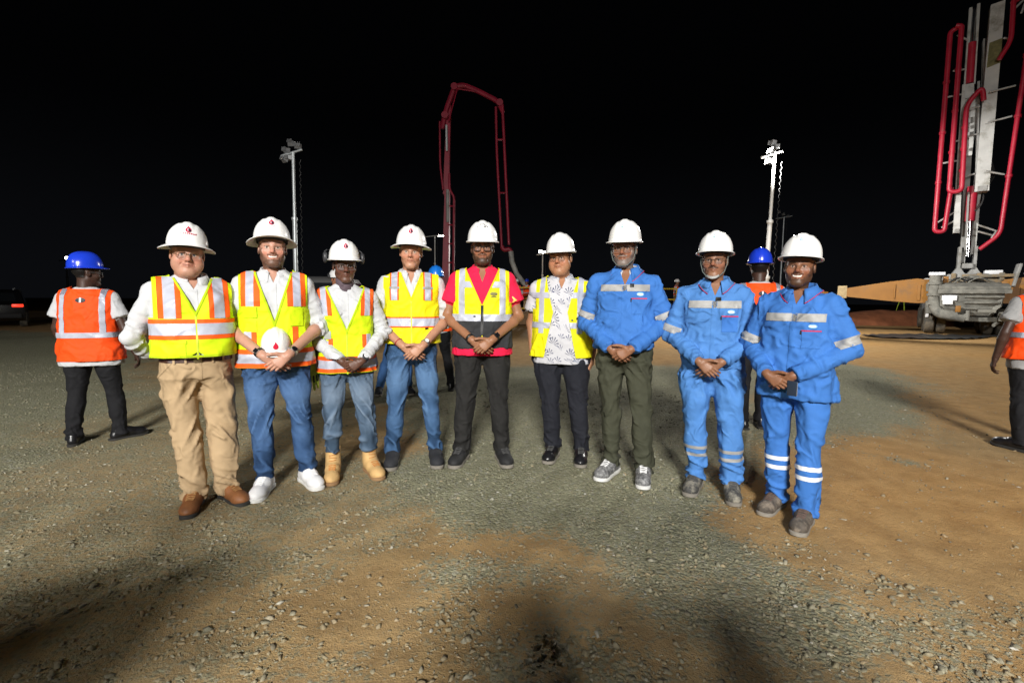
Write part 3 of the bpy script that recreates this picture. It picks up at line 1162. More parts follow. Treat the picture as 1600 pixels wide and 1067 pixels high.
# ---- light towers
def light_tower(label, x, y, H, lit, lean=0.0, heads=(), group='mobile light towers', mast=M_galv, facing=0.0, spread=1.0):
    t = thing('light_tower', label, 'light tower', (x, y, 0), facing, group)
    b_ = MB().bevbox((0, .9, .75), (1.3, 2.0, .9), .08)
    b_.build('generator', M_yel, t, True)
    for sx in (-1, 1):
        wheel(t, sx * .75, .9, .33, .33, .2)
    hs = [0, .30, .62, 1.0]
    rr = [.095, .075, .052]
    for i in range(3):
        MB().cyl((lean * hs[i], 0, .3 + (H - .5) * hs[i]), (lean * hs[i + 1], 0, .3 + (H - .5) * hs[i + 1]), rr[i], 14).build('mast_section', mast, t, True)
        if i:
            MB().cyl((lean * hs[i], 0, .27 + (H - .5) * hs[i]), (lean * hs[i], 0, .36 + (H - .5) * hs[i]), rr[i] + .05, 14).build('mast_collar', mast, t, True)
    # coiled supply cable
    pts = []
    n_ = int(H * 26)
    for i in range(n_):
        a = i * .9
        z = H - .45 - (H - 1.3) * i / n_
        pts.append((.24 + lean * z / H + .022 * math.cos(a), -.02 + .022 * math.sin(a), z))
    MB().tube(pts, .009, 5).build('coiled_cable', mat('cable', (.035, .035, .035), .6), t, True)
    hb = MB().cyl((-.36 * spread, 0, H - .32), (.36 * spread, 0, H - .10), .035, 8)
    hb.build('crossbar', mast, t, True)
    for (hx, hz, ry, rx, on) in heads:
        rot = (Matrix.Rotation(R(ry), 3, 'Z') @ Matrix.Rotation(R(rx), 3, 'X'))
        ho = MB()
        vs = [(-.15, 0, -.11), (.15, 0, -.11), (.15, 0, .11), (-.15, 0, .11), (-.09, .15, -.07), (.09, .15, -.07), (.09, .15, .07), (-.09, .15, .07)]
        cc = Vector((hx * .8, 0, H + hz * .85))
        vs = [tuple(.78 * q__ for q__ in v_) for v_ in vs]
        ho.add([rot @ Vector(v) + cc for v in vs], [[4, 5, 6, 7], [0, 1, 5, 4], [1, 2, 6, 5], [2, 3, 7, 6], [3, 0, 4, 7]])
        for q_ in range(3):
            ho.box(rot @ Vector((-.06 + .06 * q_, .17, 0)) + cc, (.012, .05, .13), rot)
        hd_ = ho.build('lamp_head', M_head, t)
        gl = MB().add([rot @ (Vector(v) * .96 + Vector((0, -.004, 0))) + cc for v in vs[:4]], [[0, 1, 2, 3]])
        gl.build('lamp_glass', M_lamp if on else mat('lamp_dead', (.55, .57, .6), .15), hd_)
    return t


light_tower('galvanised light tower mast with dark lamp cluster behind the bearded man', -7.62, 17, 6.42, False, .05,
            [(-.25, -.55, 150, 20, False), (-.18, -.18, 160, 10, False), (.02, .08, 170, 30, False), (.28, .0, 200, 15, False), (-.05, -.45, 140, 0, False)])
light_tower('bright white light tower mast above the blue hard hat', 8.86, 17, 6.5, True, .10,
            [(-.10, -.08, -75, -25, True), (-.18, -.50, -80, -15, True), (.08, .22, 30, 10, False), (.22, .05, 100, 0, False)], mast=M_white)
light_tower('thin far lamp post with tilted flat lamp head beside the bright mast', 22.12, 40, 8.3, False, .0,
            [(-.55, .2, 170, 40, False), (-.1, .0, 170, 40, False), (.35, -.2, 170, 40, False)], mast=M_galv, spread=1.8)
light_tower('lit floodlight on a pale post beside the grey haired man', -7.2, 45, 7.2, True, .0, [(.55, -.25, -10, 5, True), (1.0, -.25, 5, 5, True)], mast=M_white, spread=2.6)
light_tower('lit floodlight on a thin post behind the man in the leaf print shirt', 2.46, 40, 5.2, True, .0, [(-.25, -.05, 0, 0, True), (.1, -.1, 10, 0, True)], mast=M_white, spread=1.4)
light_tower('small far floodlight beside the blue hard hat at the dark edge of the site', -36.8, 40, 4.4, True, .0, [(.1, -.1, 20, 0, True)], mast=M_dark, spread=1.6)
# their light
flood('flood_light', (8.5, 16.4, 6.2), (20.5, 20.5, 1.5), 6000, .25, angle=75)
flood('flood_light', (8.4, 16.3, 6.0), (7.5, 11.5, 0), 2600, .25, angle=120)
flood('flood_light', (2.3, 39.5, 5.1), (3.0, 26, .8), 3500, .3, angle=120)

# ---- dark estate cars
M_car = mat('car_black', (.004, .004, .005), .45)
M_glass = mat('car_glass', (.01, .012, .014), .08)
M_tail = mat('tail_red', (.5, .01, .01), .3, emit=((1.0, .05, .02), 1.3))
M_tailoff = mat('tail_dim', (.25, .005, .01), .3, emit=((1.0, .03, .05), .25))


def suv(label, loc, rz, lit=True, col=M_car, name='parked_car'):
    t = thing(name, label, 'car', loc, rz, 'cars parked behind the group')
    prof = [(-2.3, .45), (-2.36, .75), (-2.32, 1.05), (-2.2, 1.12), (-1.95, 1.62), (-1.7, 1.74), (.1, 1.78), (.55, 1.70), (1.15, 1.16), (2.1, 1.06), (2.35, .9), (2.38, .5), (2.2, .36), (-2.1, .36)]
    V, F = [], []
    n_ = len(prof)
    for x, kz in ((-.95, 0), (-.90, .0), (.90, 0), (.95, 0)):
        for y, z in prof:
            tum = .14 * max(0, (z - 1.05) / .7)
            ins = .04 if abs(x) > .92 else 0
            xx = (abs(x) - tum) * (1 if x > 0 else -1)
            V.append((xx, y * (1 - ins * .3), z * (1 - ins) + ins * .8))
    for j in range(3):
        for i in range(n_):
            F.append([j * n_ + i, j * n_ + (i + 1) % n_, (j + 1) * n_ + (i + 1) % n_, (j + 1) * n_ + i])
    F += [list(range(n_)), [3 * n_ + i for i in range(n_)]]
    body = MB().add(V, F).build('car_body', col, t, True)
    rw = MB().add([(-.70, -2.135, 1.22), (.70, -2.135, 1.22), (.64, -1.985, 1.60), (-.64, -1.985, 1.60)], [[0, 1, 2, 3]])
    o = rw.build('rear_window', M_glass, t)
    o.location.y = -.02
    for sx in (-1, 1):
        q = [(-1.75, 1.18), (-1.62, 1.60), (.05, 1.64), (.5, 1.56), (.95, 1.18)]
        wv = MB().add([(sx * (.965 - .14 * (z - 1.05) / .7), y, z) for y, z in q], [list(range(5))])
        wv.build('side_window', M_glass, t)
        for y in (-1.45, 1.45):
            wheel(t, sx * .86, y, .36, .36, .24, M_dark)
        tlm = MB().bevbox((sx * .74, -2.31, 1.02), (.36, .10, .14), .03)
        tlm.build('tail_light', M_tail if lit else M_tailoff, t, True)
        MB().bevbox((sx * .70, -2.37, .60), (.20, .05, .07), .02).build('reflector', M_tailoff, t, True)
        rr_ = MB().tube([(sx * .62, -1.6, 1.76), (sx * .62, -1.5, 1.81), (sx * .62, .0, 1.84), (sx * .62, .1, 1.79)], .02, 6)
        rr_.build('roof_rail', M_galv, t, True)
    MB().bevbox((0, -2.38, .55), (1.7, .14, .22), .05).build('bumper', mat('car_trim', (.008, .008, .009), .7), t, True)
    MB().bevbox((0, -2.37, .86), (.5, .03, .12), .01).build('number_plate', mat('dim_plate', (.06, .06, .05), .6), t)
    return t


suv('black car with a glowing red tail light at the dark far edge', (-21.2, 19.8, 0), R(44)).scale = (.9, .9, .84)
suv('dark grey car roof showing between the bearded man and the man with ear muffs', (-4.75, 12.2, 0), R(8), False, mat('car_grey', (.10, .10, .10), .3, coat=.5))

# ---- raised deck with a yellow handrail where the pour goes on
DK = thing('work_platform', 'timber work platform with yellow handrail behind the row of men', 'platform', (5.2, 25.0, 0))
MB().bevbox((0, 0, .60), (15.0, 2.6, .14), .02).build('deck', M_wood, DK)
for i in range(11):
    x = -7.2 + i * 1.44
    MB().bevbox((x, -1.2, .28), (.14, .14, .56), .01).build('post', M_wood, DK)
    MB().cyl((x, -1.22, .66), (x, -1.22, 1.85), .035, 8).build('handrail_post', M_yel, DK, True)
for z in (1.84, 1.32, .82):
    MB().cyl((-7.4, -1.22, z), (7.4, -1.22, z), .035, 8).build('handrail', M_yel, DK, True)
for i in range(12):
    x = -7.0 + i * 1.22
    MB().bevbox((x, -1.34, .32), (1.16, .05, .56), .01).build('plank', M_wood, DK)

# ---- spoil heaps
def heap(label, cx, cy, rx, ry, hgt, m, seed):
    nx, ny = 50, 26
    V, F = [], []
    for i in range(nx + 1):
        for j in range(ny + 1):
            u, v = -1 + 2 * i / nx, -1 + 2 * j / ny
            V.append((u * rx, v * ry, 0))
    V = np.array(V, np.float32)
    u, v = V[:, 0] / rx, V[:, 1] / ry
    e = np.clip(1 - (np.abs(u) ** 3 + np.abs(v) ** 2.4), 0, 1) ** .55
    V[:, 2] = e * hgt * (1 + .28 * fbm(np.c_[V[:, :2] * .9, np.ones(len(V)) * seed], 4)) - .06
    for i in range(nx):
        for j in range(ny):
            a = i * (ny + 1) + j
            F.append([a, a + ny + 1, a + ny + 2, a + 1])
    o = mk('spoil_heap', V, F, m)
    o.location = (cx, cy, 0)
    tag(o, label, 'soil heap', 'heaps of dug soil')


heap('low bank of dark red soil under the orange outrigger', 22.2, 27.5, 4.6, 1.4, .85, M_soilr, 2)
heap('pale orange soil heap showing between the two middle blue jackets', 6.6, 19.2, 1.9, 1.3, .62, M_soilp, 5)

# ---- survey tripods, red pump, ground sheet
def tripod(label, x, y, H, m, head, z0=0.0):
    t = thing('survey_tripod', label, 'tripod', (x, y, z0), 0, 'survey tripods')
    for a in (0.4, 2.5, 4.6):
        MB().tube([(math.cos(a) * .06, math.sin(a) * .06, H), (math.cos(a) * .42, math.sin(a) * .42, 0)], [.03, .022], 8).build('leg', m, t, True)
    MB().cyl((0, 0, H - .04), (0, 0, H + .06), .10, 12).build('tripod_head', head, t, True)
    return t


M_lime = mat('lime_paint', (.45, .62, .05), .6)
tripod('lime yellow tripod standing behind the soil bank', 24.4, 30.2, 1.75, M_lime, M_yel)
t3 = tripod('grey tripod with orange instrument at the end of the outrigger', 14.6, 22.6, 1.45, M_galv, M_or)
MB().bevbox((0, 0, 1.62), (.22, .22, .26), .03).build('instrument', M_or, t3, True)
RP = thing('red_pump', 'small red motor pump on the soil bank beside the truck', 'pump', (23.5, 26.6, .78))
MB().lathe([(.05, 0), (.34, .02), (.36, .1), (.36, .34), (.28, .44), (.06, .46)], (0, 0, 0), 18).build('pump_body', M_red, RP, True)
MB().tube(bend([(-.3, 0, .1), (-.3, 0, .75), (.3, 0, .75), (.3, 0, .1)], .1, 4), .03, 8).build('carry_frame', M_galv, RP, True)
gs = MB()
V, F = [], []
nx = 26
pts_t = np.linspace(0, 1, nx)
for i in range(nx):
    t_ = pts_t[i]
    for j in range(5):
        q_ = j / 4
        x = 13.2 + 6.4 * t_
        wv = .35 + 1.5 * math.sin(math.pi * min(1, t_ * 1.25 + .08)) ** .7
        y = 17.6 + .9 * t_ + (q_ - .5) * 2 * wv * .62
        V.append((x, y, .02 + .05 * math.sin(i * 1.7 + j * 2.3) ** 2))
for i in range(nx - 1):
    for j in range(4):
        F.append([i * 5 + j, (i + 1) * 5 + j, (i + 1) * 5 + j + 1, i * 5 + j + 1])
gs = mk('ground_sheet', V, F, mat('dark_sheet', (.035, .037, .04), .35, bump=.5, bscale=6))
tag(gs, 'crumpled dark plastic sheet lying in front of the pump truck', 'plastic sheet')
# ------------------------------------------------------------------ people
def cut_out(V, F, regions, scale=1.0):
    """bmesh of the surface with every region (list of planes) removed, crisp edges"""
    bm = to_bm(V, F)
    for planes in regions:
        for n, p in planes:
            bmesh.ops.bisect_plane(bm, geom=bm.verts[:] + bm.edges[:] + bm.faces[:], dist=1e-5, plane_co=Vector(p), plane_no=Vector(n))
        dead = []
        for f in bm.faces:
            c = f.calc_center_median()
            if all((c - Vector(p)).dot(Vector(n)) < 0 for n, p in planes):
                dead.append(f)
        bmesh.ops.delete(bm, geom=dead, context='FACES')
    if scale != 1.0:
        for v in bm.verts:
            v.co *= scale
    return bm


def decal(name, bvh, pts, m, parent, view=(0, 1, 0), org=None, off=.006, scale=1.0, ring=True):
    """flat mark laid on a surface: outline pts (x,z) seen along view, projected on the mesh"""
    d = Vector(view).normalized()
    side = Vector((0, 0, 1)).cross(d).normalized() * -1
    base = Vector(org if org is not None else (0, 0, 0))
    cx = sum(p[0] for p in pts) / len(pts)
    cz = sum(p[1] for p in pts) / len(pts)

    def hit(x, z):
        o = base + side * x + Vector((0, 0, z)) - d * 1.0
        h = bvh.ray_cast(o, d)
        if h[0] is None:
            return None
        return h[0] - d * off
    V = []
    n = len(pts)
    # concentric rings so that it follows the surface
    rings = [1.0, .66, .33]
    for q in rings:
        for x, z in pts:
            h = hit(cx + (x - cx) * q, cz + (z - cz) * q)
            if h is None:
                return None
            V.append(h * scale)
    c = hit(cx, cz)
    if c is None:
        return None
    V.append(c * scale)
    F = []
    for r_ in range(len(rings) - 1):
        for k in range(n):
            F.append([r_ * n + k, r_ * n + (k + 1) % n, (r_ + 1) * n + (k + 1) % n, (r_ + 1) * n + k])
    b = (len(rings) - 1) * n
    for k in range(n):
        F.append([b + k, b + (k + 1) % n, len(V) - 1])
    return mk(name, V, F, m, parent)


def oval(cx, cz, rx, rz, n=16):
    return [(cx + rx * math.cos(2 * math.pi * k / n), cz + rz * math.sin(2 * math.pi * k / n)) for k in range(n)]


def rect(x0, x1, z0, z1, n=3):
    P = [(x0 + (x1 - x0) * k / n, z0) for k in range(n)] + [(x1, z0 + (z1 - z0) * k / n) for k in range(n)]
    P += [(x1 - (x1 - x0) * k / n, z1) for k in range(n)] + [(x0, z1 - (z1 - z0) * k / n) for k in range(n)]
    return P


FLAME = [(0, .020), (.004, .014), (.009, .007), (.012, -.001), (.011, -.009), (.006, -.014), (0, -.016), (-.006, -.014), (-.011, -.009), (-.011, 0), (-.006, .007), (-.003, .012)]


# ---- hard hats
def helmet(parent, M, color, kind='cap', logo=None, name='hard_hat', tilt=0.0, earmuff=False, s=1.0):
    """hard hat in head space (origin between the eyes, -y front); returns the shell object"""
    a, b, hg = .108 * s, .134 * s, .136 * s
    full = kind == 'brim'
    N, Mr = 56, 14
    z0 = .054 * s

    def dome(th, ph):
        # th 0 = front (-y), ph 0 rim .. pi/2 top
        c, q = max(math.cos(ph), 0) ** .78, max(math.sin(ph), 0) ** .92
        x = a * math.sin(th) * c
        y = -b * math.cos(th) * c
        z = hg * q
        rid = math.exp(-(x / (.026 * s)) ** 4) * (.011 * s) * sstep(.25, .75, np.float32(q))
        rid2 = math.exp(-((abs(x) - .048 * s) / (.012 * s)) ** 2) * .005 * s * sstep(.2, .5, np.float32(q))
        return Vector((x, y, z + float(rid) + float(rid2)))
    V = []
    for j in range(Mr, -1, -1):
        for i in range(N):
            V.append(dome(2 * math.pi * i / N, math.pi / 2 * j / Mr))

    def brimring(w, dz, k=1.0):
        out = []
        for i in range(N):
            th = 2 * math.pi * i / N
            f = max(math.cos(th), 0)
            if full:
                wd = .040 + .014 * f ** 2 + .004 * max(-math.cos(th), 0)
                dr = .020 * abs(math.sin(th)) ** 2 + .004
            else:
                wd = .011 + .036 * f ** 1.6
                dr = .004 + .006 * f
            p = dome(th, 0)
            r = Vector((math.sin(th) * a, -math.cos(th) * b, 0)).normalized()
            q = p + r * wd * w * s
            q.z += -dr * w ** 1.5 * s + dz
            out.append(q)
        return out
    for w in (.25, .6, .92, 1.0):
        V += brimring(w, 0)
    V += brimring(1.0, -.005 * s)
    V += brimring(.5, -.006 * s)
    V += brimring(.0, -.006 * s)
    inn = []
    for i in range(N):
        p = dome(2 * math.pi * i / N, .35)
        inn.append(Vector((p.x * .93, p.y * .93, p.z - .006)))
    V += inn
    rows = len(V) // N
    F = []
    for j in range(rows - 1):
        for i in range(N):
            F.append([j * N + i, (j + 1) * N + i, (j + 1) * N + (i + 1) % N, j * N + (i + 1) % N])
    Mt = M @ Matrix.Translation((0, .012 * s, z0)) @ Matrix.Rotation(R(tilt), 4, 'X')
    o = mk(name, [Mt @ v for v in V], F, color, parent)
    # inner sweat band
    if name == 'hard_hat':
        mb = MB()
        ring = [Vector((a * .86 * math.sin(t), -b * .86 * math.cos(t), 0)) for t in [2 * math.pi * k / 32 for k in range(32)]]
        vs = [Mt @ (p + Vector((0, 0, z))) for z in (-.014, .03) for p in ring] + [Mt @ (p * .95 + Vector((0, 0, z))) for z in (.03, -.014) for p in ring]
        fs = []
        for j in range(4):
            for i in range(32):
                fs.append([j * 32 + i, j * 32 + (i + 1) % 32, ((j + 1) % 4) * 32 + (i + 1) % 32, ((j + 1) % 4) * 32 + i])
        mk('sweat_band', vs, fs, mat('band', (.02, .02, .022), .8), o)

    def mark(nm, poly, m, du=0.0, ph0=.62, lift=.0022):
        pts = []
        for x, z in poly:
            th = (x + du) / (a * math.cos(ph0) ** .78) * 1.0
            ph = ph0 + z / (hg * 1.02)
            p = dome(th, ph)
            n = Vector((p.x / a ** 2, p.y / b ** 2, p.z / hg ** 2)).normalized()
            pts.append(Mt @ (p + n * lift))
        c = sum(pts, Vector()) / len(pts)
        n = len(pts)
        pts.append(c + (Mt.to_3x3() @ Vector((0, -1, .5))).normalized() * .0008)
        return mk(nm, pts, [[k, (k + 1) % n, n] for k in range(n)], m, o)
    red = mat('logo_red', (.42, .01, .05), .5)
    dk = mat('logo_dark', (.03, .01, .03), .5)
    if logo in ('flame', 'flame_text'):
        k = 1.25
        mark('flame_mark', [(x * k, z * k) for x, z in FLAME], red)
        mark('flame_dark_part', [(.001, .003), (.007, .003), (.0125, -.004), (.012, -.012), (.006, -.017), (.001, -.012)], dk, lift=.0032)  # darker printed part of the flame logo
        mark('flame_core', [(-.002, .006), (.002, .002), (-.001, -.004), (.002, -.011), (-.004, -.012), (-.005, -.003)], mat('logo_pale', (.75, .5, .55), .5), lift=.0034)
        if logo == 'flame_text':
            for i, (x0, x1) in enumerate([(-.036, -.031), (-.024, -.019), (-.016, -.011), (-.008, -.002), (.001, .008), (.011, .018), (.021, .028), (.031, .038)]):
                mark('letter', [(x0, -.029), (x1, -.029), (x1, -.0215), (x0, -.0215)], red, lift=.002)
        else:
            for i in range(6):
                x0 = -.018 + i * .0064
                mark('letter', [(x0, -.0262), (x0 + .0042, -.0262), (x0 + .0042, -.0232), (x0, -.0232)], mat('logo_pink', (.55, .22, .28), .5), lift=.002)
    elif logo == 'single_flame':
        mark('flame_mark', [(x * 1.25, z * 1.25) for x, z in FLAME], mat('logo_bright', (.5, .0, .03), .5), ph0=.38)
    elif logo == 'arc':
        bk = mat('logo_black', (.01, .01, .012), .5)
        for i in range(8):
            t = (i - 3.5) / 3.5
            x, z = t * .036, .018 - .013 * t * t
            w = .0042 if i > 3 else .0032
            hgt = .0044
            mark('letter', [(x - w * .8, z - hgt), (x + w * .8, z - hgt + .0006), (x + w, z + hgt * .7), (x + .0008, z + hgt), (x - w, z + hgt * .5)], bk, ph0=.66)
        for i, x in enumerate((.010, .016, .022)):
            mark('letter', [(x - .002, -.007), (x + .0024, -.009), (x + .003, .001), (x - .0018, .003)], bk, ph0=.66)
        mark('crest', [(-.018, -.012), (.004, -.014), (.006, .0), (-.004, .008), (-.016, .004)], mat('logo_faint', (.74, .70, .62), .5), ph0=.66, lift=.0016)
    elif logo in ('round_teal', 'round_blue'):
        c = mat('logo_' + logo, (.05, .32, .36) if logo == 'round_teal' else (.04, .25, .6), .5)
        mark('emblem_arc', [(-.008, .003), (-.005, .009), (.004, .009), (.009, .004), (.004, .006), (-.003, .006)], c)
        mark('emblem_arc', [(.008, -.003), (.005, -.009), (-.004, -.009), (-.009, -.004), (-.004, -.006), (.003, -.006)], c)
        mark('emblem_bar', [(-.005, -.0014), (.006, -.0014), (.006, .0014), (-.005, .0014)], mat('logo_ice', (.5, .68, .75), .5))
    if earmuff:
        for sx in (-1, 1):
            mb = MB()
            mb.lathe([(.001, .0), (.026, 0), (.032, .006), (.032, .018), (.026, .026), (.001, .03)], (0, 0, 0), 20, 'x')
            vs = []
            for v in mb.V:
                v = Vector(v)
                if sx < 0:
                    v.x = -v.x
                v = Vector((v.x, v.y, v.z * 1.25)) + Vector((sx * (a + .010), .02, .012))
                vs.append(Mt @ v)
            mk('ear_muff', vs, mb.F, mat('muff', (.035, .036, .04), .45), o)
            arm = MB().tube([Mt @ Vector((sx * (a + .018), .03, .03)), Mt @ Vector((sx * (a + .026), .045, .055)), Mt @ Vector((sx * (a + .006), .05, .07))], .004, 6)
            arm.build('muff_arm', mat('muff', None), o, True)
    return o


# ---- heads
def head_mesh(c, h=.0032):
    """skin of head and neck in head space, with its painted colours"""
    w = c.get('fw', 1.0)         # face width
    jaw = c.get('jaw', 1.0)
    fat = c.get('fat', 0.0)
    F = Field((-.11 * w, -.15, -.24), (.11 * w, .125, .135), h)
    F.ball((0, .014, .036), (.075 * w, .096, .078))
    F.ball((0, -.020, -.026), (.065 * w, .068, .084), .02)
    F.ball((0, -.030, .030), (.064 * w, .060, .045), .02)
    for sx in (-1, 1):
        F.cone((sx * .047 * w * jaw, .006, -.052), (sx * .016, -.068, -.099), .0175 + fat * .012, .018, .022)
        F.ball((sx * .043 * w, -.054, -.024), (.026, .026, .026), .02)
        F.cone((sx * .012, -.083, .020), (sx * .044 * w, -.066, .022), .011, .010, .014)
    F.ball((0, -.072, -.096), (.026 * jaw, .020, .018), .02)
    if fat:
        F.ball((0, -.036, -.106), (.055, .045, .034), .03)
        for sx in (-1, 1):
            F.ball((sx * .045 * w, -.036, -.055), (.034, .040, .042), .025)
    for sx in (-1, 1):
        F.ball((sx * .031, -.100, .000), (.018, .015, .0115), .010, cut=True)
        F.ball((sx * .031, -.0715, .001), (.0135, .0135, .0125), .002)
        F.cone((sx * .021, -.0810, .0085), (sx * .041, -.0770, .0075), .0042, .0042, .004)
        F.cone((sx * .021, -.0800, -.0085), (sx * .041, -.0750, -.0085), .0034, .0034, .004)
    nl = c.get('nose', 1.0)
    F.cone((0, -.084, .012), (0, -.110 * (1 + .03 * (nl - 1)), -.026), .0085, .0115 * nl, .012)
    for sx in (-1, 1):
        F.ball((sx * .0125 * nl, -.095, -.032), (.0085, .011, .0085), .007)
        F.ball((sx * .0065, -.1045, -.0405), (.004, .006, .004), .003, cut=True)
    sm = c.get('smile', 0.0)
    # muzzle and lips
    F.ball((0, -.074, -.058), (.030, .020, .024), .016)
    mw = .023 + .006 * sm
    zc = -.060
    up_ = .0065 * sm
    for sx in (-1, 1):
        F.cone((0, -.0925, zc + .0052), (sx * mw, -.080 + .004 * sm, zc + .001 + up_), .0052, .0028, .005)
        F.cone((0, -.0915, zc - .0068 - .004 * sm), (sx * mw * .85, -.081 + .004 * sm, zc - .001 + up_ * .7), .0060, .0028, .005)
        F.cone((0, -.100, zc - .0004), (sx * mw, -.089, zc + up_), .0016 + .0022 * sm, .0012, .003, cut=True)
    for sx in (-1, 1):
        F.cone((sx * .019, -.094, -.032), (sx * (mw + .010), -.078, zc + .002), .0030, .0024, .007, cut=True)
        if c.get('old'):
            F.ball((sx * .031, -.0785, -.0135), (.013, .006, .005), .005)
            F.cone((sx * .016, -.090, .036), (sx * .045, -.076, .037), .0016, .0014, .005, cut=True)
    # ears
    for sx in (-1, 1):
        F.ball((sx * .078 * w, .014, -.002), (.008, .019, .031), .008)
        F.ball((sx * .086 * w, .010, .000), (.006, .010, .018), .004, cut=True)
    # neck
    nr = c.get('neck', .056)
    F.cone((0, .022, -.055), (0, .030, -.225), nr * .98, nr * 1.06, .03)
    V, Q = F.mesh()
    V = relax(V, Q, 1, .4)
    # ---- colours
    sk = np.array(c['skin'], np.float32)
    hair = np.array(c.get('hair', (.012, .010, .009)), np.float32)
    brd = np.array(c.get('beard_col', c.get('hair', (.012, .010, .009))), np.float32)
    x, y, z = V.T
    ax_ = np.abs(x)
    col = np.repeat(sk[None], len(V), 0)
    nz = fbm(V * 60)
    col *= (1 + .11 * nz + .07 * vnoise(V * 300))[:, None]
    col *= 1 + fbm(V * 28 + 5)[:, None] * np.array([.06, -.05, -.06])
    und = np.exp(-((ax_ - .031) / .017) ** 2 - ((z + .014) / .006) ** 2) * (y < -.04)
    col *= (1 - .28 * und)[:, None]
    blush = np.exp(-((ax_ - .04) / .022) ** 2 - ((z + .03) / .022) ** 2) * (y < -.02) + np.exp(-(x / .014) ** 2 - ((z + .028) / .014) ** 2) * (y < -.09)
    col *= 1 + blush[:, None] * np.array([.10, -.10, -.10])

    def mix(mask, cc):
        nonlocal col
        m = np.clip(mask, 0, 1)[:, None]
        col = col * (1 - m) + np.array(cc, np.float32) * m
    fz = V * 420
    hairn = vnoise(fz) * .5
    # lips
    lip = np.exp(-((np.abs(z - (zc - .001) - up_ * (x / mw) ** 2) / (.0085 + .003 * sm)) ** 4)) * (ax_ < mw * 1.02) * (y < -.065)
    mix(lip * .75, sk * np.array(c.get('lipc', (.80, .52, .50))))
    if sm > .5:
        te = (np.abs(z - (zc + .0005) - up_ * (x / mw) ** 2) < .0042 * sm) * (ax_ < mw * .82) * (y < -.06)
        mix(te * .95, (.80, .76, .70))
    else:
        mix(((np.abs(z - zc - up_ * (x / mw) ** 2) < .0018) * (ax_ < mw) * (y < -.06)) * .8, sk * .25)
    # beard
    bd = c.get('beard', 0.0)
    if bd:
        low = sstep(-.030, -.062, z - .35 * np.maximum(.05 - ax_, 0) * 0 + hairn * .006)
        side = sstep(.040, .056, ax_ + hairn * .004) * sstep(.012, -.02, z) * (y > -.075) * (y < .012)
        m = np.maximum(low * (y > -.2), side) * (y < .012) * (z > -.128)
        chk = np.exp(-((ax_ - .030) / .016) ** 2 - ((z + .045) / .017) ** 2)
        m = m * (1 - .95 * np.clip(chk * 1.3, 0, 1))
        lipm = np.exp(-((z - zc) / (.011 + .003 * sm)) ** 4) * (ax_ < mw * 1.05) * (y < -.065)
        m = m * (1 - np.clip(lipm * 1.2, 0, 1))
        mo = np.exp(-((z + .0475 - up_ * .6 * (x / mw) ** 2) / .0055) ** 4) * (ax_ < .032) * (y < -.06)
        m = np.maximum(m, mo)
        V = V + vnormals(V, Q) * (np.clip(m, 0, 1) * .0035)[:, None]
        mix(m * bd * (.86 + .3 * hairn), brd)
    if c.get('moustache'):
        mo = np.exp(-((z + .0480) / .0058) ** 4) * (ax_ < .030) * (y < -.06)
        mix(mo * c['moustache'], brd)
    # brows, lashes, eyes
    bz = .0245 + .0045 * np.sin(np.clip((ax_ - .012) / .038, 0, 1) * 2.4)
    br = np.exp(-((z - bz) / .0052) ** 4) * sstep(.010, .015, ax_) * sstep(.053, .047, ax_) * (y < -.04)
    mix(br * c.get('brow', .85), np.array(c.get('brow_col', hair)))
    ex = ax_ - .031
    eye = (np.hypot(ex / 1.5, z - .0005) < .0078) * (y < -.06)
    mix(eye * 1.0, np.clip(sk * 1.1 + .12, 0, .5))
    iris = (np.hypot(ex + .0005, z - .001) < .0060) * (y < -.06)
    mix(iris, c.get('iris', (.02, .012, .008)))
    lash = np.exp(-((z - .0082 + (ex / .022) ** 2 * .004) / .0028) ** 2) * (np.abs(ex) < .016) * (y < -.055)
    mix(lash * .8, sk * .12)
    lowl = np.exp(-((z + .0088 - (ex / .022) ** 2 * .003) / .0018) ** 2) * (np.abs(ex) < .013) * (y < -.055)
    mix(lowl * .5, sk * .35)
    # hair: short, below the hat
    hl = c.get('hair_low', -.035)
    hm = np.maximum(sstep(.030, .040, z + hairn * .01) * (y > -.05), sstep(.030, .042, y + hairn * .008) * sstep(hl - .012, hl, z))
    sb = sstep(.060 * w, .066 * w, ax_) * (y > -.035) * (y < .02) * sstep(-.012, .002, z) * (np.abs(ax_ - .082 * w) > .008)
    hm = np.maximum(hm, sb * c.get('sideburn', .7))
    ear = (np.hypot((y - .014) / .7, z + .002) < .03) * (ax_ > .071 * w)
    hm = hm * (1 - ear)
    V = V + vnormals(V, Q) * (np.clip(hm, 0, 1) * .005 * (1 + .5 * hairn))[:, None]
    mix(hm, hair[None] * (1 + .5 * hairn)[:, None])
    # below the collar / shading of the neck is left to light
    return V, Q, np.clip(col, 0, 1)


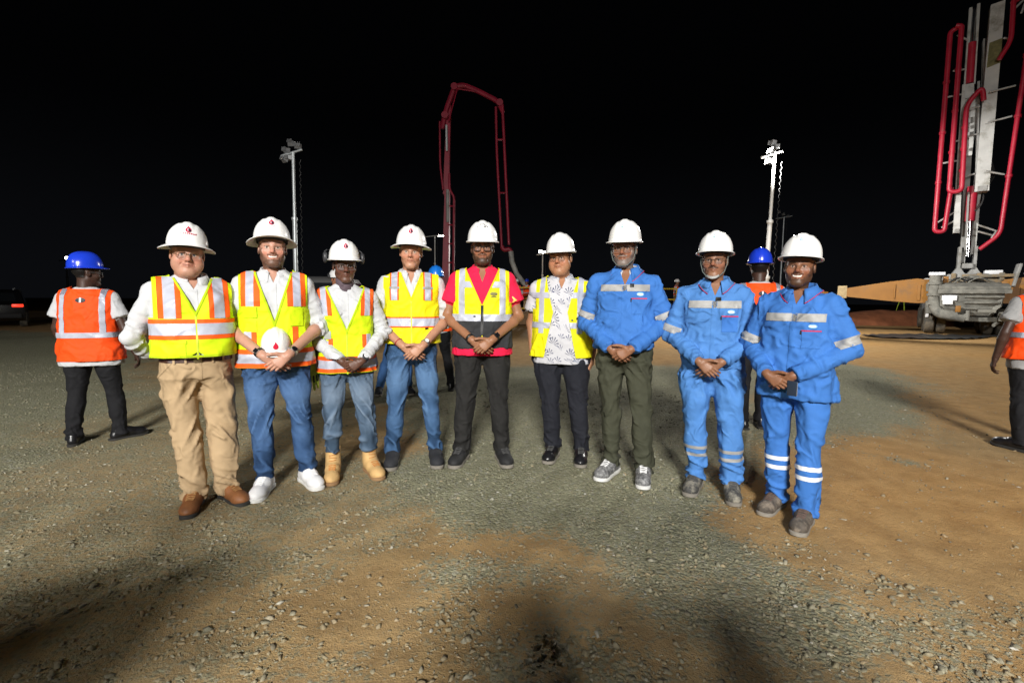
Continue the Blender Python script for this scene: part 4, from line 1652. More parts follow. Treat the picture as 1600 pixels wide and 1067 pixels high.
# ---- hands
def hand_prims(W, u, n, side, s=1.0, curl=(25, 35, 30), thumb=(.55, .75, -.25), spread=.0, tcurl=20):
    """round cones of one hand: W wrist, u wrist->knuckles, n out of the back of the hand, side +1/-1 picks the index side"""
    u = Vector(u).normalized()
    n = Vector(n)
    n = (n - u * n.dot(u)).normalized()
    v = n.cross(u).normalized() * side          # towards the index finger
    W = Vector(W)
    P = []
    rows = [(.027, .086, .0098, (.044, .026, .021)), (.009, .090, .0100, (.048, .030, .022)), (-.009, .086, .0095, (.044, .028, .021)), (-.026, .078, .0084, (.035, .021, .018))]
    for j, (o, L, r, ph) in enumerate(rows):
        k0 = W + v * o * .55 * s + u * .012 * s
        k1 = W + v * o * s + u * L * s + n * (.004 - abs(o) * .12) * s
        P.append((k0, k1, .0145 * s, .0118 * s, .012))
    for j, (o, L, r, ph) in enumerate(rows):
        p = W + v * o * s + u * L * s + n * (.004 - abs(o) * .12) * s
        ang = 0.0
        for q in range(3):
            ang += R(curl[q] * (1 + .08 * (j - 1.5)))
            d = (u * math.cos(ang) - n * math.sin(ang) + v * spread * (1.5 - j)).normalized()
            e = p + d * ph[q] * s
            P.append((p.copy(), e.copy(), r * (.92 - .08 * q) * s, r * (.85 - .08 * q) * s, .0022 if q == 0 else .0015))
            p = e
    t0 = W + u * .022 * s + v * .020 * s
    d = (u * thumb[0] + v * thumb[1] + n * thumb[2]).normalized()
    t1 = t0 + d * .040 * s
    d2 = (d * math.cos(R(tcurl)) + u * math.sin(R(tcurl))).normalized()
    t2 = t1 + d2 * .030 * s
    d3 = (d2 * math.cos(R(tcurl)) + u * math.sin(R(tcurl)) - n * .15).normalized()
    t3 = t2 + d3 * .024 * s
    P += [(t0, t1, .0155 * s, .0120 * s, .010), (t1, t2, .0115 * s, .0100 * s, .003), (t2, t3, .0102 * s, .0085 * s, .002)]
    return P


def limb_mesh(prims, h):
    lo = np.min([np.minimum(a, b) for a, b, *_ in prims], 0) - .06
    hi = np.max([np.maximum(a, b) for a, b, *_ in prims], 0) + .06
    F = Field(lo, hi, h)
    for a, b, ra, rb, k in prims:
        F.cone(a, b, ra, rb, k)
    return F.mesh()


# ---- shoes
def shoe(parent, M, style, s=1.0):
    """one shoe at the origin, toe to -y, heel about +.08"""
    c, sole_c, kind, lace = style
    h = .0082
    F = Field((-.075, -.245, -.01), (.075, .13, .27), h)
    F.ball((0, -.155, .048), (.050, .075, .040))
    F.cone((0, -.155, .050), (0, -.06, .072), .042, .045, .03, sq=(1.05, 1, 1))
    F.cone((0, -.06, .060), (0, .055, .052), .044, .041, .03)
    F.cone((0, -.05, .075), (0, .035, .110), .042, .043, .03)
    if kind == 'boot':
        F.cone((0, .015, .09), (0, .025, .215), .050, .056, .03, sq=(1, 1.08, 1))
        F.half((0, 0, 1), (0, 0, .235))
    else:
        F.half((0, .25, 1), (0, 0, .132))
    F.half((0, 0, -1), (0, 0, .018))
    V, Q = F.mesh()
    V = V + vnormals(V, Q) * (fbm(V * 22) * .0022)[:, None]
    o = mk('shoe' if kind != 'boot' else 'boot', [(M @ Vector(v)) for v in V.tolist()], Q, c, parent)
    out = [(.0, -.232), (.024, -.226), (.041, -.205), (.050, -.17), (.051, -.13), (.045, -.08), (.039, -.03), (.040, .02), (.041, .06), (.034, .088), (.016, .102), (0, .105)]
    out = out + [(-x, y) for x, y in out[-2:0:-1]]
    mb = MB()
    n = len(out)
    V = []
    for z, k in ((.0, .95), (.006, 1.02), (.024, 1.03), (.029, .97)):
        for x, y in out:
            toe = .010 * max(0, (-y - .17) / .06) if kind != 'flat' else 0
            V.append(M @ Vector((x * k, (y + .06) * k - .06, z + toe)))
    Fs = [[j * n + i, j * n + (i + 1) % n, (j + 1) * n + (i + 1) % n, (j + 1) * n + i] for j in range(3) for i in range(n)]
    Fs += [list(range(n))[::-1], [3 * n + i for i in range(n)]]
    mb.add(V, Fs)
    mb.build('sole', sole_c, o, True)
    if lace is not None:
        bv = BVHTree.FromPolygons([Vector(v) for v in F_local(F)[0]], F_local(F)[1])
        lm = MB()
        ys = [-.125, -.107, -.089, -.071, -.053] if kind != 'boot' else [-.13, -.112, -.094, -.076]
        zs = []
        for k, yy in enumerate(ys):
            for sg in (1, -1):
                pts = []
                for t in (-1, -.5, 0, .5, 1):
                    x = t * (.021 + .001 * k)
                    y = yy - .004 * sg * t
                    hh = bv.ray_cast(Vector((x, y - .05, .5)), Vector((0, .1, -1)).normalized())
                    if hh[0] is None:
                        continue
                    pts.append(M @ (hh[0] + hh[1] * .002))
                if len(pts) > 2:
                    lm.tube(pts, .0026, 5)
        if kind == 'boot':
            for k, zz in enumerate((.135, .155, .175, .195, .213)):
                pts = []
                for t in (-1, -.5, 0, .5, 1):
                    hh = bv.ray_cast(Vector((t * .024, -.3, zz + .003 * t * (-1) ** k)), Vector((0, 1, 0)))
                    if hh[0] is not None:
                        pts.append(M @ (hh[0] + hh[1] * .002))
                if len(pts) > 2:
                    lm.tube(pts, .0028, 5)
        if lm.V:
            lm.build('laces', lace, o, True)
    return o


def F_local(F):
    if not hasattr(F, '_m'):
        V, Q = F.mesh()
        F._m = (V.tolist(), Q.tolist())
    return F._m


# ---- glasses
def glasses(parent, M, style):
    frame, r, shape, thick = style
    root = None
    fm = MB()
    for sx in (-1, 1):
        cx, cz = sx * .0325, -.004
        rx, rz = (.026, .0195) if shape != 'thin' else (.024, .016)
        e = 3.2 if shape != 'round' else 2.4
        loop = []
        for k in range(28):
            t = 2 * math.pi * k / 28
            ct, st = math.cos(t), math.sin(t)
            x = rx * abs(ct) ** (2 / e) * (1 if ct > 0 else -1)
            z = rz * abs(st) ** (2 / e) * (1 if st > 0 else -1)
            yb = -.1035 + .10 * (x + sx * .012) * sx * .55 + abs(x + cx) ** 2 * 1.5
            loop.append(Vector((cx + x, yb, cz + z)))
        if shape == 'half':
            arc = [p for p in loop if p.z > cz - .006]
            top = sorted(arc, key=lambda p: p.x)
            seq = loop[-3:] + loop[:17]
            fm.tube([M @ p for p in seq], r, 6)
            fm.tube([M @ p for p in loop[14:28] + loop[:1]], r * .45, 6)
        elif shape == 'rimless':
            fm.tube([M @ p for p in loop + [loop[0]]], r * .5, 6)
        else:
            fm.tube([M @ p for p in loop + [loop[0]]], r, 6)
        # temple arm
        hx = cx + sx * rx
        fm.tube([M @ Vector((hx, -.093, cz + .008)), M @ Vector((sx * .073, -.075, cz + .010)), M @ Vector((sx * .083, .005, .008)), M @ Vector((sx * .082, .02, -.002))], max(r * .8, .0013), 6)
    fm.tube([M @ Vector((-.0085, -.104, .001)), M @ Vector((0, -.108, .004)), M @ Vector((.0085, -.104, .001))], max(r * .9, .0013), 6)
    g = fm.build('glasses', frame, parent, True)
    for sx in (-1, 1):
        cx, cz = sx * .0325, -.004
        rx, rz = (.0255, .019) if shape != 'thin' else (.0235, .0155)
        vs = []
        for k in range(20):
            t = 2 * math.pi * k / 20
            ct, st = math.cos(t), math.sin(t)
            x = rx * abs(ct) ** .7 * (1 if ct > 0 else -1)
            z = rz * abs(st) ** .7 * (1 if st > 0 else -1)
            yb = -.1030 + .10 * (x + sx * .012) * sx * .55 + abs(x + cx) ** 2 * 1.5
            vs.append(M @ Vector((cx + x, yb, cz + z)))
        c = sum(vs, Vector()) / 20 + (M.to_3x3() @ Vector((0, -1, 0))) * .0015
        vs.append(c)
        mk('lens', vs, [[k, (k + 1) % 20, 20] for k in range(20)], glass_mat(), g)
    return g


def collar(name, m, parent, s, z=1.478, rx=.072, ry=.074, cy=.014, gap=16, tip=.040, stand=.034, edge=None, flap=.026):
    """turned-down shirt collar"""
    N = 40
    V = []
    prof = 5
    for i in range(N + 1):
        t = R(gap) + (2 * math.pi - 2 * R(gap)) * i / N
        f = math.cos(t)                    # 1 front
        fr = max(0, f) ** 3
        cxn, cyn = math.sin(t), -math.cos(t)
        zb = z - .018 * f - .012 * fr
        spread = 1 + .10 * fr
        for (dr, dz) in ((0, -.012), (-.003, stand), (.004, stand + .003), (.014 + .004 * fr, stand * .4), (flap + .004 + .012 * fr, -.006 - tip * fr * .9)):
            V.append(((rx * spread + dr) * cxn * s, (cy + (ry + dr) * cyn) * s, (zb + dz) * s))
    F = [[i * prof + j, i * prof + j + 1, (i + 1) * prof + j + 1, (i + 1) * prof + j] for i in range(N) for j in range(prof - 1)]
    o = mk(name, V, F, m, parent)
    bm = bmesh.new()
    bm.from_mesh(o.data)
    bmesh.ops.solidify(bm, geom=bm.faces[:], thickness=.003)
    bm.to_mesh(o.data)
    bm.free()
    if edge is not None:
        mb = MB()
        mb.tube([Vector(V[i * prof + 4]) + Vector((0, 0, .001)) for i in range(N + 1)], .0022, 5)
        mb.build('piping', edge, o, True)
    return o


def band(parent, W, axis, r, m, face=None, name='wristwatch', w=.020, fdir=(0, -1, 0), fr=.019, square=False, rim=None):
    ax = Vector(axis).normalized()
    W = Vector(W)
    fd = Vector(fdir)
    fd = (fd - ax * fd.dot(ax)).normalized()
    y = ax.cross(fd)
    n = 24
    V = []
    for h_, rr in ((-w / 2, r), (-w / 2, r + .003), (w / 2, r + .003), (w / 2, r)):
        for k in range(n):
            t = 2 * math.pi * k / n
            V.append(W + ax * h_ + (fd * math.cos(t) + y * math.sin(t)) * rr)
    F = [[j * n + k, j * n + (k + 1) % n, ((j + 1) % 4) * n + (k + 1) % n, ((j + 1) % 4) * n + k] for j in range(4) for k in range(n)]
    o = mk(name, V, F, m, parent)
    if face is not None:
        def disc(nm, mm, rad, h0, h1):
            q = MB()
            pts = []
            for k in range(20):
                t = 2 * math.pi * k / 20
                a, b = math.cos(t), math.sin(t)
                if square:
                    e = .35
                    a = abs(a) ** e * (1 if a > 0 else -1)
                    b = abs(b) ** e * (1 if b > 0 else -1)
                    a *= .95
                    b *= .8
                pts.append((a * rad, b * rad))
            q.prism(pts, W + fd * (r + (h0 + h1) / 2), ax, y, fd, h1 - h0)
            q.build(nm, mm, o, True)
        disc('watch_case', rim or m, fr, -.002, .009)
        disc('dial', face, fr * .84, .0085, .0102)
    return o
SKIN = mat('skin', rough=.46, spec=.33, attr='Col', bump=.10, bscale=220, sss=.05)


def rotm(yaw=0, pitch=0, roll=0):
    return Matrix.Rotation(R(yaw), 4, 'Z') @ Matrix.Rotation(R(pitch), 4, 'X') @ Matrix.Rotation(R(roll), 4, 'Y')


def arm_folds(V, N, bones, amp, z=1.0):
    """ring folds of a sleeve along its bones"""
    best = np.full(len(V), 9., np.float32)
    tt = np.zeros(len(V), np.float32)
    base = 0.0
    for a, b in bones:
        a, b = np.array(a, np.float32), np.array(b, np.float32)
        ba = b - a
        L = np.linalg.norm(ba)
        t = np.clip(((V - a) @ ba) / L ** 2, 0, 1)
        d = np.linalg.norm(V - a - t[:, None] * ba, axis=1)
        m = d < best
        best[m] = d[m]
        tt[m] = base + t[m] * L
        base += L
    return best, tt


def ridge(P):
    r = np.minimum(np.abs(vnoise(P)) * 3.6, 1.0)
    return .62 - r * r * (3 - 2 * r) - .25 * r


def person(c):
    s = c['H'] / 1.75
    q = c.get('q', 1.0)                       # mesh coarseness, >1 for people far behind
    root = empty('person', (c['pos'][0], c['pos'][1], c.get('z', 0.0)), R(c.get('yaw', 0)))
    tag(root, c['label'], 'person', c.get('group', 'people in hard hats'))
    w, dp, belly = c.get('w', 1.0), c.get('d', 1.0), c.get('belly', 0.0)
    th = R(c.get('yaw', 0))
    seed = c.get('seed', 1) * 7.31
    lean = c.get('lean', 0.0)

    def loc(p):
        x, y = p[0] - c['pos'][0], p[1] - c['pos'][1]
        return ((x * math.cos(th) + y * math.sin(th)) / s, (-x * math.sin(th) + y * math.cos(th)) / s)

    sh = c.get('shoulder', .182)
    shz = c.get('shz', 1.398)

    def torso_tab(o=0.0, hemw=0.0):
        rows = [(.80, .192, .132), (.92, .194, .138), (1.02, .190, .138), (1.12, .188, .135), (1.24, .192, .134), (1.33, .192, .128), (1.40, .172, .108), (1.45, .120, .088), (1.485, .074, .070), (1.52, .066, .064)]
        T = []
        for z, rx, ry in rows:
            g = math.exp(-((z - 1.06) / .13) ** 2) * belly
            ww = w if z < 1.36 else 1 + (w - 1) * .5
            hm = hemw * max(0, (1.05 - z) / .25)
            T.append((z, lean * (z - .9), .004 - g * .6 + (.012 if z > 1.4 else 0), rx * ww + o + g * .25 + hm, ry * dp + o + g * .6 + hm * .6))
        return T

    def put_torso(F, o=0.0, hemw=0.0, z0=.80, z1=1.51):
        F.loft(torso_tab(o, hemw), 0, 2.5, z0, z1)
        for sx in (-1, 1):
            F.cone((sx * .040 + lean * .55, .018, 1.458), (sx * sh + lean * .52, .010, shz), .042 + o, .059 + o, .035)
            F.ball((sx * .09, -.06 * dp, 1.30), (.085, .07 + o, .09), .05)

    # ---------------------------------------------------------------- arms
    arms = {}
    for nm, sx in (('R', -1), ('L', 1)):
        a = c.get('arms', {}).get(nm, {})
        cl = c.get('clasp', (0.0, -.205, .955))
        S = Vector((sx * (sh + .004) + lean * .52, .010, shz))
        mode = a.get('mode', 'clasp')
        if mode == 'clasp':
            off = Vector((.070 * sx, -.004, .052)) if sx * (-1 if c.get('mirror') else 1) > 0 else Vector((.070 * sx, .020, .050))
            W = Vector(cl) + off
            E = Vector(a.get('elbow', (sx * (.286 + (w - 1) * .12), .010, 1.135)))
        elif mode == 'hang':
            E = Vector(a.get('elbow', (sx * .262, .03, 1.13)))
            W = Vector(a.get('wrist', (sx * .285, -.02, .885)))
        else:
            E = Vector(a['elbow'])
            W = Vector(a['wrist'])
        arms[nm] = (S, E, W, sx, mode, a)

    # ---------------------------------------------------------------- upper garment
    U = c['upper']
    h = .0108 * q
    hem = U.get('hem', .98)
    fo = U.get('fit', 0.0)
    F = Field((-.50, -.46, hem - .05), (.50, .40, 1.56), h)
    put_torso(F, fo, U.get('flare', 0.0), hem, 1.505)
    dB = F.d.copy()
    F2 = Field((-.50, -.46, hem - .05), (.50, .40, 1.56), h)
    ends = {}
    for nm, (S, E, W, sx, mode, a) in arms.items():
        slv = a.get('sleeve', U.get('sleeve', 'long'))
        k = U.get('slk', 1.0)
        ru, re, rw = .061 * (1 + (k - 1) * .45), .059 * k, .047 * k
        if slv == 'short':
            t = .62
            P = S.lerp(E, t)
            F.cone(S, S.lerp(E, .5), ru, ru * .98, .035)
            F2.cone(S, P, ru, .074 * k, .0)
            ends[nm] = (P, (E - S).normalized())
            Fe = (P, (E - S).normalized())
        else:
            F.cone(S, S.lerp(E, .75), ru, re, .035)
            F2.cone(S, E, ru, re, 0)
            if slv == 'rolled':
                P = E.lerp(W, .18)
                F2.cone(E, P, re * .98, re * .95, .02)
                F2.cone(E.lerp(W, -.04), P, re * 1.05, re * 1.06, .004)
            else:
                P = E.lerp(W, 1.0 + a.get('slv_ext', -.03))
                F2.cone(E, P, re * .96, rw, .025)
            ends[nm] = (P, (W - E).normalized())
    # flat sleeve ends
    X = F2.ax[0][:, None, None]
    Y = F2.ax[1][None, :, None]
    Z = F2.ax[2][None, None, :]
    for nm, (P, n) in ends.items():
        S, E, W, sx, mode, a = arms[nm]
        pl = (X - P.x) * n.x + (Y - P.y) * n.y + (Z - P.z) * n.z
        m = ((X * sx) > -.02) & (pl > -.0)
        near = ((X - P.x) ** 2 + (Y - P.y) ** 2 + (Z - P.z) ** 2) < .12 ** 2
        F2.d = np.where(m & near, np.maximum(F2.d, pl.astype(np.float32)), F2.d)
    F.d = np.minimum(F.d, F2.d)
    V, Q = F.mesh()
    # folds
    N = vnormals(V, Q)
    fam = U.get('folds', 1.0)
    disp = np.zeros(len(V), np.float32)
    onarm = np.zeros(len(V), np.float32)
    for nm, (S, E, W, sx, mode, a) in arms.items():
        sel = V[:, 0] * sx > -.10
        best, tt = arm_folds(V, N, [(S, E), (E, W)], 1)
        L1 = (E - S).length
        ar = sstep(.105, .075, best) * sel
        onarm = np.maximum(onarm, ar * sstep(.06, .14, tt))
        PP = np.stack([tt * 26, V[:, 0] * 9 + V[:, 1] * 7, V[:, 2] * 5], 1)
        rr = ridge(PP + seed + sx) + .5 * vnoise(PP * 1.9 + seed)
        el = np.exp(-((tt - L1) / .10) ** 2) * .9 + np.exp(-((tt - L1 * 2 + .06) / .08) ** 2) * .35 + .20
        disp += ar * rr * .0125 * el * fam * sstep(.03, .12, tt)
    body = 1 - np.clip(onarm, 0, 1)
    wrp = vnoise(V * 5 + seed)[:, None] * 1.3
    wz = ridge(V * np.array([8, 8, 4.0]) + seed + wrp) * .0090 + ridge(V * np.array([13, 10, 15]) + seed * 2 + wrp) * .0060
    low = np.exp(-((V[:, 2] - hem) / .10) ** 2)
    wz += low * vnoise(np.stack([V[:, 0] * 26, V[:, 1] * 26, V[:, 2] * 6], 1) + seed) * .005
    disp += body * wz * fam * (.35 if c.get('vest') else 1.0)
    V = V + N * disp[:, None]
    V = relax(V, Q, 1, .35)
    regs = []
    if 'v' in U:
        zv, kv = U['v']
        regs.append([((1, 0, -kv), (0, 0, zv)), ((-1, 0, -kv), (0, 0, zv)), ((0, 1, 0), (0, -.01, 0)), ((0, 0, -1), (0, 0, 1.15))])
    up_o = bm_obj(U.get('name', 'shirt'), cut_out(V, Q, regs, s), U['mat'], root)
    bvU = BVHTree.FromPolygons([Vector(v) for v in V.tolist()], Q.tolist())
    UP = (V, Q)
    if 'collar' in U:
        kw = dict(U['collar'])
        cm = kw.pop('mat', U['mat'])
        collar('collar', cm, up_o, s, **kw)
    if U.get('placket'):
        z1 = U['v'][0] if 'v' in U else 1.44
        patch('placket', V, Q, planes_box(-.017, .017, hem, z1, 'f'), .0035, U.get('placket_mat', U['mat']), up_o, 0, s)
    for (nm, planes, off, m) in U.get('tapes', []):
        patch(nm, V, Q, planes, off, m, up_o, 0, s)
    for A in U.get('arm_tapes', []):
        nm, t0, t1, m = A
        S, E, W, sx, mode, a = arms[nm]
        d = (E - S).normalized()
        L = (E - S).length
        p0, p1 = S + d * (L * t0), S + d * (L * t1)
        pl = [(tuple(-d), tuple(p0)), (tuple(d), tuple(p1))]
        nout = Vector((sx, 0, 0))
        nout = (nout - d * nout.dot(d)).normalized()
        pl.append((tuple(-nout), tuple(p0 - nout * .066)))
        patch('reflective_tape', F2x(V, Q, S, E, W)[0], F2x(V, Q, S, E, W)[1], pl, .003, m, up_o, 0, s)
    if U.get('waistband'):
        patch('waistband', V, Q, planes_box(None, None, hem - .01, hem + .045), .004, U['mat'], up_o, 0, s)
    if 'decals' in U:
        for kw in U['decals']:
            kw = dict(kw)
            decal(kw.pop('name'), bvU, kw.pop('pts'), kw.pop('mat'), up_o, scale=s, **kw)

    # ---------------------------------------------------------------- vest
    Ve = c.get('vest')
    if Ve:
        vh = Ve['hem']
        F = Field((-.34, -.36, vh - .02), (.34, .30, 1.58), h)
        put_torso(F, fo + .018, Ve.get('flare', .012), vh, 1.52)
        V, Q = F.mesh()
        N = vnormals(V, Q)
        wrp = vnoise(V * 5 + seed)[:, None] * 1.2
        dz = ridge(V * np.array([7, 7, 4.5]) + seed + 40 + wrp) * .0085 + ridge(V * np.array([11, 9, 12]) + seed + 3 + wrp) * .0055
        dz += np.exp(-((V[:, 2] - vh) / .12) ** 2) * vnoise(np.stack([V[:, 0] * 17, V[:, 1] * 17, V[:, 2] * 3], 1) + seed) * .008
        V = V + N * dz[:, None]
        V = relax(V, Q, 1, .35)
        zv, kv = Ve['v']
        Vin = [((1, 0, -kv), (0, 0, zv)), ((-1, 0, -kv), (0, 0, zv)), ((0, 1, 0), (0, .012, 0)), ((0, 0, -1), (0, 0, vh - .05))]
        ah = Ve.get('arm', .205)
        regs = [Vin,
                [((0, 0, -1), (0, 0, 1.490)), ((1, 0, 0), (.12, 0, 0)), ((-1, 0, 0), (-.12, 0, 0))],
                [((0, 0, 1), (0, 0, vh + .014))],
                [((-1, 0, 0), (ah, 0, 0)), ((0, 0, -1), (0, 0, 1.24))],
                [((1, 0, 0), (-ah, 0, 0)), ((0, 0, -1), (0, 0, 1.24))]]
        if Ve.get('open'):       # worn open: the fronts part below too
            ko = Ve['open']
            regs.append([((1, 0, ko), (0, 0, zv + Ve.get('open_w', .05) / ko)), ((-1, 0, ko), (0, 0, zv + Ve.get('open_w', .05) / ko)), ((0, 1, 0), (0, .012, 0)), ((0, 0, 1), (0, 0, Ve['open_z']))])
        if Ve.get('notch'):
            regs.append([((1, 0, 1.3), (0, 0, vh + .05)), ((-1, 0, 1.3), (0, 0, vh + .05)), ((0, 1, 0), (0, 0, 0))])
        bm = cut_out(V, Q, regs, s)
        bmesh.ops.solidify(bm, geom=bm.faces[:], thickness=.004)
        vo = bm_obj('safety_vest', bm, Ve['mat'], root)
        bvV = BVHTree.FromPolygons([Vector(v) for v in V.tolist()], Q.tolist())
        armp = [((1, 0, 0), (ah, 0, 0)), ((-1, 0, 0), (-ah, 0, 0))]
        for T in Ve.get('tapes', []):
            nm, planes, off, m = T[:4]
            sides = T[4] if len(T) > 4 else 'LR'
            base = list(planes) + [((0, 0, 1), (0, 0, 1.492))]
            if any(p[0][2] == 1 and p[1][2] > 1.24 for p in planes) or True:
                pass
            wide = Ve.get('full', False)
            if sides == 'B':
                patch(nm, V, Q, base + planes_box(front='b'), off, m, vo, 0, s)
                continue
            for sd in sides:
                pl = list(base)
                if sd == 'R':      # x<0
                    pl += [((1, 0, kv), (0, 0, zv)), ((1, 0, 0), (-.004, 0, 0))] if not Ve.get('open') else [((1, 0, kv), (0, 0, zv)), ((1, 0, -Ve['open']), (0, 0, zv + Ve.get('open_w', .05) / Ve['open']))]
                else:
                    pl += [((-1, 0, kv), (0, 0, zv)), ((-1, 0, 0), (.004, 0, 0))] if not Ve.get('open') else [((-1, 0, kv), (0, 0, zv)), ((-1, 0, -Ve['open']), (0, 0, zv + Ve.get('open_w', .05) / Ve['open']))]
                if T[-1] == 'chest':
                    pl += armp
                pl += [((0, 1, 0), (0, .10, 0))]
                patch(nm, V, Q, pl, off, m, vo, 0, s)
        if Ve.get('bind') is not None and not Ve.get('open'):
            for sg in (-1, 1):
                pl = [((-sg, 0, kv), (0, 0, zv)), ((sg, 0, -kv), (sg * .013, 0, zv)), ((-sg, 0, 0), (0, 0, 0)), ((0, 1, 0), (0, .05, 0)), ((0, 0, 1), (0, 0, 1.485))]
                patch('edge_binding', V, Q, pl, .0055, Ve['bind'], vo, 0, s)
            patch('hem_binding', V, Q, planes_box(None, None, vh + .012, vh + .026), .0028, Ve['bind'], vo, 0, s)
        if Ve.get('zip'):
            z1 = zv
            patch('zip', V, Q, planes_box(-.005, .005, vh, z1, 'f'), .0035, Ve['zip'], vo, 0, s)
        for kw in Ve.get('decals', []):
            kw = dict(kw)
            decal(kw.pop('name'), bvV, kw.pop('pts'), kw.pop('mat'), vo, scale=s, **kw)

    # ---------------------------------------------------------------- trousers
    Tr = c['trousers']
    feet = [loc(c['feet'][0]), loc(c['feet'][1])]
    top = Tr.get('top', 1.04)
    lw = Tr.get('leg', 1.0)
    slim = Tr.get('slim', 1.0)
    cuff = Tr.get('cuff', .055)
    tw = w * Tr.get('hip', 1.0)
    hipx = .096 * tw
    lo = (min(-.26, min(f[0] for f in feet) - .14), min(-.24, min(f[1] for f in feet) - .14), cuff - .02)
    hi = (max(.26, max(f[0] for f in feet) + .14), max(.26, max(f[1] for f in feet) + .16), top + .02)
    F = Field(lo, hi, h)
    T = []
    for z, rx, ry in ((.80, .176, .118), (.88, .190, .130), (.95, .188, .132), (1.05, .178, .126)):
        T.append((z, lean * (z - .9), .006 - belly * .25, rx * (w + (tw - w) * (1.05 - z) / .2), ry * dp + belly * .3))
    F.ball((0, .004, .885), (.184 * tw, .128 * dp, .105))
    F.loft(T, .03, 2.4, .86, top)
    kn = Tr.get('knee', (.0, .0))
    for i, f in enumerate(feet):
        sx = -1 if i == 0 else 1
        hx, hy = sx * hipx, .004
        ax_, ay_ = f[0], f[1] + .035
        rows = []
        for z, rx, ry, t in ((.86, .098 * tw, .118 * dp, 0.0), (.74, .092 * tw, .104 * dp, .10), (.62, .084, .092, .28), (.50, .076 * slim, .082 * slim, .46), (.38, .073 * slim, .080 * slim, .65), (.24, .068 * slim, .075 * slim, .83), (.13, .066 * slim, .074 * slim, .97), (cuff, .068 * slim, .078 * slim, 1.0)):
            b = math.sin(t * math.pi) * .018
            rows.append((z, hx + (ax_ - hx) * t, hy + (ay_ - hy) * t - b, rx * lw, ry * lw))
        if i == 0:
            F.loft(rows, .035, 2.2, cuff, .86)
        else:
            G = Field(lo, hi, h)
            G.loft(rows, .0, 2.2, cuff, .86)
            kk = .025
            # keep the two legs apart below the crotch, blend above it
            kz = (kk * sstep(.76, .86, F.ax[2]) + .0005)[None, None, :].astype(np.float32)
            hh = np.maximum(kz - np.abs(F.d - G.d), 0) / kz
            F.d = np.minimum(F.d, G.d) - hh * hh * kz * .25
    V, Q = F.mesh()
    N = vnormals(V, Q)
    fam = Tr.get('folds', 1.0)
    zz = V[:, 2]
    ank = np.exp(-((zz - cuff - .07) / .11) ** 2)
    kne = np.exp(-((zz - .50) / .10) ** 2)
    cro = np.exp(-((zz - .80) / .09) ** 2) * (V[:, 1] < .05)
    wrp = vnoise(V * 6 + seed)[:, None] * 1.0
    nA = ridge(np.stack([V[:, 0] * 6, V[:, 1] * 6, zz * 19 + V[:, 0] * 9], 1) + seed + wrp)
    nB = ridge(np.stack([V[:, 0] * 8, V[:, 1] * 7, zz * 10 + np.abs(V[:, 0]) * 16], 1) + seed + 9 + wrp)
    nC = ridge(np.stack([V[:, 0] * 9 + zz * 3, V[:, 1] * 8, zz * 3.2], 1) + seed)
    V = V + N * ((ank * nA * .018 + kne * nB * .0125 + cro * nB * .013 + nC * .0060) * fam)[:, None]
    V = relax(V, Q, 1, .35)
    tcol = None
    if 'denim' in Tr:
        base = np.array(Tr['denim'], np.float32)
        front = sstep(.06, -.06, V[:, 1])
        fade = np.exp(-((zz - .66) / .17) ** 2) * (.55 + .45 * front) + .45 * np.exp(-((zz - .40) / .10) ** 2) * front
        whisk = ridge(np.stack([V[:, 0] * 10, V[:, 1] * 8, zz * 26 + np.abs(V[:, 0]) * 40], 1) + seed) * np.exp(-((zz - .83) / .08) ** 2) * front
        slub = vnoise(np.stack([V[:, 0] * 55, V[:, 1] * 55, zz * 9], 1)) * .10 + fbm(V * 16 + seed, 3) * .14
        crease = np.clip(ank * nA + kne * nB, -.6, .6) * .55
        k_ = np.clip(.72 + Tr.get('fade', .75) * fade + .5 * np.clip(whisk, -.3, .5) + slub + crease, .45, 2.1)[:, None]
        tcol = base * k_ * (1 + (k_ - 1) * np.array([.35, .12, -.05]))
    tr = mk('trousers', V * s, Q, Tr['mat'], root, True, tcol)
    if 'denim' in Tr:
        for i_, sx_ in ((0, -1), (1, 1)):
            pl = [((0, 1, 0), (0, .016, 0)), ((0, -1, 0), (0, .006, 0)), ((-sx_, 0, 0), (sx_ * .12, 0, 0)), ((0, 0, 1), (0, 0, .98))]
            patch('side_seam', V, Q, pl, .0022, Tr['seam'], tr, 0, s)
    for (nm, z0, z1, m) in Tr.get('tapes', []):
        dip = 0.0
        patch(nm, V, Q, planes_box(None, None, z0, z1), .003, m, tr, 0, s)
    if Tr.get('fly', True):
        patch('fly', V, Q, planes_box(-.002, .020, .84, .99, 'f'), .0022, Tr['mat'], tr, 0, s)
        for sx in (-1, 1):
            pl = [((sx * .8, 0, .6), (sx * .155 * w, 0, .93)), ((-sx * .8, 0, -.6), (sx * .150 * w, 0, .93)), ((0, 0, 1), (0, 0, 1.0)), ((0, 0, -1), (0, 0, .86)), ((0, 1, 0), (0, 0, 0)), ((-sx, 0, 0), (sx * .05, 0, 0))]
            patch('pocket_seam', V, Q, pl, .003, Tr.get('seam', Tr['mat']), tr, 0, s)
    if 'belt' in c:
        patch('belt', V, Q, planes_box(None, None, top - .045, top - .006), .006, c['belt'], root, 0, s)
        patch('belt_buckle', V, Q, planes_box(-.022, .022, top - .046, top - .005, 'f'), .011, mat('buckle', (.35, .28, .16), .3, .9), root, 0, s)
        for bx in (-.13, -.07, .075, .135):
            patch('belt_loop', V, Q, planes_box(bx, bx + .012, top - .052, top, 'f'), .010, Tr['mat'], tr, 0, s)

